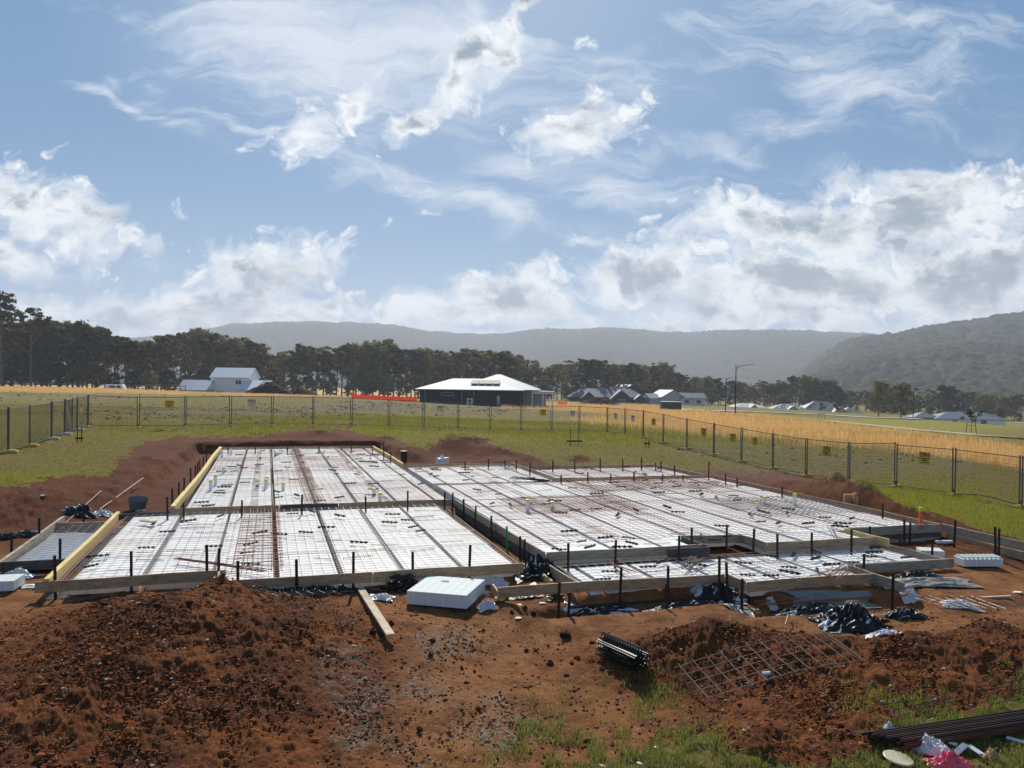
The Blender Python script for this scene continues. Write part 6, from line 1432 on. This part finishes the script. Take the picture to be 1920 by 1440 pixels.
def straw():
    r_ = np.random.default_rng(8); N = 60000; y = 7.2 + 8 * r_.random(N) ** 1.2; px = r_.uniform(0, 1960, N); x = (px - 960) / FPX * y; z = gz(x, y); di, go, pa, lu, tu = zones(x, y, z); keep = r_.random(N) < (pa * di * .9 + .05 * di + .15 * (1 - di)); x, y, z = x[keep], y[keep], z[keep]; n = len(x)
    a = r_.random(n) * 6.28; L = .02 + .05 * r_.random(n); dx, dy = np.cos(a) * L, np.sin(a) * L; w = .0022; hz = heap_z(x, y); z = z + .012 + .02 * r_.random(n) + .02 * np.clip(hz * 3, 0, 1); dz = (r_.random(n) - .4) * L * .7
    V = np.stack([np.stack([x - dx - dy / L * w, y - dy + dx / L * w, z - dz], -1), np.stack([x - dx + dy / L * w, y - dy - dx / L * w, z - dz], -1), np.stack([x + dx, y + dy, z + dz], -1)], 1).reshape(-1, 3)
    m, t, b = pbsdf('dead grass', rough=.9); g = t.new('ShaderNodeNewGeometry'); t.put(b.inputs['Base Color'], t.mix(g.outputs['Random Per Island'], (.16, .12, .08), (.50, .46, .40)))
    o = obj('dead_grass', np_mesh('dead_grass', V, [np.arange(3 * n).reshape(-1, 3)]), m); tag(o, 'dry pale grass litter scattered on the bare soil', 'dead grass', kind='stuff'); print('straw', n)
straw()

# darker lumps of soil one can pick out
M_LUMP = pbsdf('soil lump', (.055, .022, .014), .95, 0, .1)[0]
_L = sorted([(806, 1232, .07), (811, 1206, .065), (875, 1284, .05), (905, 1184, .045), (955, 1213, .045), (987, 1223, .05), (1031, 1248, .07), (1028, 1212, .03), (960, 1150, .05), (1000, 1153, .06), (985, 1143, .07), (866, 1255, .04), (890, 1261, .035), (1073, 1247, .05), (1127, 1258, .06), (1143, 1262, .05), (700, 1188, .08), (735, 1172, .07), (785, 1372, .06), (1060, 1195, .11), (745, 1290, .04), (1190, 1282, .07), (620, 1215, .06), (640, 1180, .05)])
for i, (px, py, s_) in enumerate(_L): lump('soil_lump', px, py, s_, M_LUMP, f'dark lump of soil on the bare ground, {nth(i + 1)} from the left', 'soil lump', 300 + i, .7, 'dark soil lumps on the bare ground')
# stones in the rough field behind the fence
def field_stones():
    r_ = np.random.default_rng(15); N = 60000; y = 44 + 75 * r_.random(N) ** 1.2; px = r_.uniform(-100, 2000, N); x = (px - 960) / FPX * y; z = gz(x, y); di, go, pa, lu, tu = zones(x, y, z); k = r_.random(N) < pa * .32 * (1 - go) * sstep(.3, .6, fbm(x * .4, y * .4, 3, 88)); x, y, z = x[k], y[k], z[k]; n = len(x)
    s = .05 + .13 * r_.random(n) ** 2; base = np.array([(1, 0, 0), (-1, 0, 0), (0, 1, 0), (0, -1, 0), (0, 0, .8), (0, 0, -.5)]); tri = np.array([(0, 2, 4), (2, 1, 4), (1, 3, 4), (3, 0, 4), (2, 0, 5), (1, 2, 5), (3, 1, 5), (0, 3, 5)])
    V = base[None] * s[:, None, None] * (.6 + .8 * r_.random((n, 6, 1))) + np.stack([x, y, z + .02], -1)[:, None]
    m, t, b = pbsdf('field stones', rough=.95, spec=.1); g = t.new('ShaderNodeNewGeometry'); t.put(b.inputs['Base Color'], t.mix(g.outputs['Random Per Island'], (.05, .03, .025), (.36, .31, .28)))
    o = obj('field_stones', np_mesh('field_stones', V.reshape(-1, 3), [(tri[None] + 6 * np.arange(n)[:, None, None]).reshape(-1, 3)]), m); tag(o, 'stones and clods in the rough grass behind the fence', 'stones', kind='stuff'); print('stones', n)
field_stones()

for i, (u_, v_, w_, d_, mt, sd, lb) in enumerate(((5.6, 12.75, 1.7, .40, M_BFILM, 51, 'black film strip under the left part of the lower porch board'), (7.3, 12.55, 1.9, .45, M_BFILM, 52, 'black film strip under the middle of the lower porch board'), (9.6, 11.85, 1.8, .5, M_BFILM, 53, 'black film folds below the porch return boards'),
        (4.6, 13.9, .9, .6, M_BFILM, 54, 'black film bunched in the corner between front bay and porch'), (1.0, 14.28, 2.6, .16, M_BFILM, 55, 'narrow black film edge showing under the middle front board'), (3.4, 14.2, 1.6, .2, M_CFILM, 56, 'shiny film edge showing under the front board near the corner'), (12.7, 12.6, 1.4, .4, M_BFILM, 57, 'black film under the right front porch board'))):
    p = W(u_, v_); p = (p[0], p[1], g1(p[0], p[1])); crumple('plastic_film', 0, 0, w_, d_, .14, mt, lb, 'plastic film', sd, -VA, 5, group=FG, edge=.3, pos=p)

# ------------------------------------------------------------------ grass
def grass_mat(name, a, b_, tr=.4, c=None):
    m, t, b = pbsdf(name, rough=.7, spec=.15); g = t.new('ShaderNodeNewGeometry'); r = g.outputs['Random Per Island']; n = t.noise(g.outputs['Position'], .6, 4, .6)
    cc = t.mix(r, a, b_); cc = t.mix(t.math('MULTIPLY', t.ramp(r, .70, .74), t.ramp(n, .35, .65, .35, 1)), cc, c or (.30, .23, .10))
    t.put(b.inputs['Base Color'], cc); tl = t.new('ShaderNodeBsdfTranslucent'); t.put(tl.inputs[0], cc); mx = t.new('ShaderNodeMixShader'); mx.inputs[0].default_value = tr
    t.l.new(b.outputs[0], mx.inputs[1]); t.l.new(tl.outputs[0], mx.inputs[2]); t.l.new(mx.outputs[0], t.n['Material Output'].inputs[0]); return m
def blades(name, x, y, z, L, w, mat, label, lean=.6, seed=1, kind2=True):
    r_ = np.random.default_rng(seed); n = len(x); a = r_.random(n) * 6.28; b = r_.random(n) * 6.28; ln = lean * r_.random(n)
    dx, dy = np.cos(a) * w / 2, np.sin(a) * w / 2; bx, by = np.cos(b) * L * ln, np.sin(b) * L * ln
    P0 = np.stack([x - dx, y - dy, z - .02], -1); P1 = np.stack([x + dx, y + dy, z - .02], -1)
    m = np.stack([x + bx * .35, y + by * .35, z + L * .6], -1); e = np.stack([dx, dy, dx * 0], -1) * .75; T = np.stack([x + bx, y + by, z + L * (1 - .35 * ln)], -1)
    V = np.stack([P0, P1, m + e, m - e, T], 1).reshape(-1, 3); i = 5 * np.arange(n)[:, None]
    me = np_mesh(name, V, [i + np.array([[0, 1, 2, 3]]), i + np.array([[3, 2, 4]])]); o = obj(name, me, mat); tag(o, label, 'grass', kind='stuff'); print(name, n); return o
def sample(N, y0, y1, px0, px1, pw, seed):
    r_ = np.random.default_rng(seed); y = y0 + (y1 - y0) * r_.random(N) ** pw; px = r_.uniform(px0, px1, N); x = (px - 960) / FPX * y; z = gz(x, y); return r_, x, y, z, zones(x, y, z)
def all_grass():
    # foreground
    r_, x, y, z, (di, go, pa, lu, tu) = sample(260000, 6.6, 13.5, 700, 2150, 1.3, 21)
    cl = fbm(x * 6, y * 6, 3, 77); dens = np.clip((1 - di) * .85 + tu * .85, 0, 1) * sstep(.42, .62, cl + .12 * (r_.random(len(x)) - .5) + (1 - di) * .1); k = r_.random(len(x)) < dens * .95
    x, y, z, cl = x[k], y[k], z[k], cl[k]; L = (.03 + .07 * r_.random(len(x))) * (.5 + 1.2 * cl)
    blades('foreground_grass', x, y, z, L, .006, grass_mat('fresh grass', (.11, .14, .02), (.34, .38, .07)), 'tufts of fresh green grass in the foreground', .9, 1)
    # the plot's lawn out to the fence and a little beyond
    r_, x, y, z, (di, go, pa, lu, tu) = sample(520000, 14, 75, -60, 1980, 1.25, 22); pd = pad_dist(x, y)
    k = (r_.random(len(x)) < (1 - di) * (1 - go * .6) * (.35 + .45 * fbm(x * .8, y * .8, 3, 66) + .6 * lu) * (1 - .45 * pa)) & (pd > .2)
    x, y, z, lu, pa = x[k], y[k], z[k], lu[k], pa[k]; L = (.035 + .07 * r_.random(len(x))) * (1 + .9 * lu); far = np.clip(y / 30, .8, 2.4)
    lus = r_.random(len(x)) < lu * 1.2
    blades('lawn_grass', x[~lus], y[~lus], z[~lus], (L * far ** .5)[~lus], (.011 * far)[~lus], grass_mat('dull grass', (.18, .155, .020), (.44, .34, .060)), 'short olive grass across the plot', .9, 2)
    blades('lush_grass', x[lus], y[lus], z[lus], (L * far ** .5 * 1.25)[lus], (.012 * far)[lus], grass_mat('lush grass', (.18, .20, .018), (.36, .34, .04), c=(.30, .32, .03)), 'strips of bright green grass', .7, 3)
    # golden stand
    r_, x, y, z, (di, go, pa, lu, tu) = sample(420000, 46, 250, -60, 2000, 1.5, 23)
    k = r_.random(len(x)) < go * sstep(.25, .6, fbm(x * .25, y * .25, 4, 67) + .15) * .85; x, y, z = x[k], y[k], z[k]; f = np.clip(y / 60, 1, 3)
    blades('golden_grass', x, y, z, (.28 + .45 * r_.random(len(x))) * np.where(x < -5, .45, 1) * (.8 + .4 * fbm(x * .3, y * .3, 3, 68)), .016 * f, grass_mat('golden grass', (.52, .30, .10), (.82, .52, .19), .45, (.88, .60, .27)), 'tall dry golden grass beyond the fence', .35, 4)
all_grass()

# ------------------------------------------------------------------ the air
def haze():
    m = bpy.data.materials.new('haze'); m.use_nodes = True; t = NT(m.node_tree); t.n.clear()
    out = t.new('ShaderNodeOutputMaterial'); v = t.new('ShaderNodeVolumePrincipled'); t.l.new(v.outputs[0], out.inputs['Volume'])
    v.inputs['Color'].default_value = (.82, .88, 1, 1); v.inputs['Density'].default_value = HAZE_D; v.inputs['Anisotropy'].default_value = .2
    b = MB(); b.box((0, 0, 115), (7300, 7300, 290)); o = b.build('haze', m); tag(o, kind='stuff')
HAZE_D = .00029
haze()
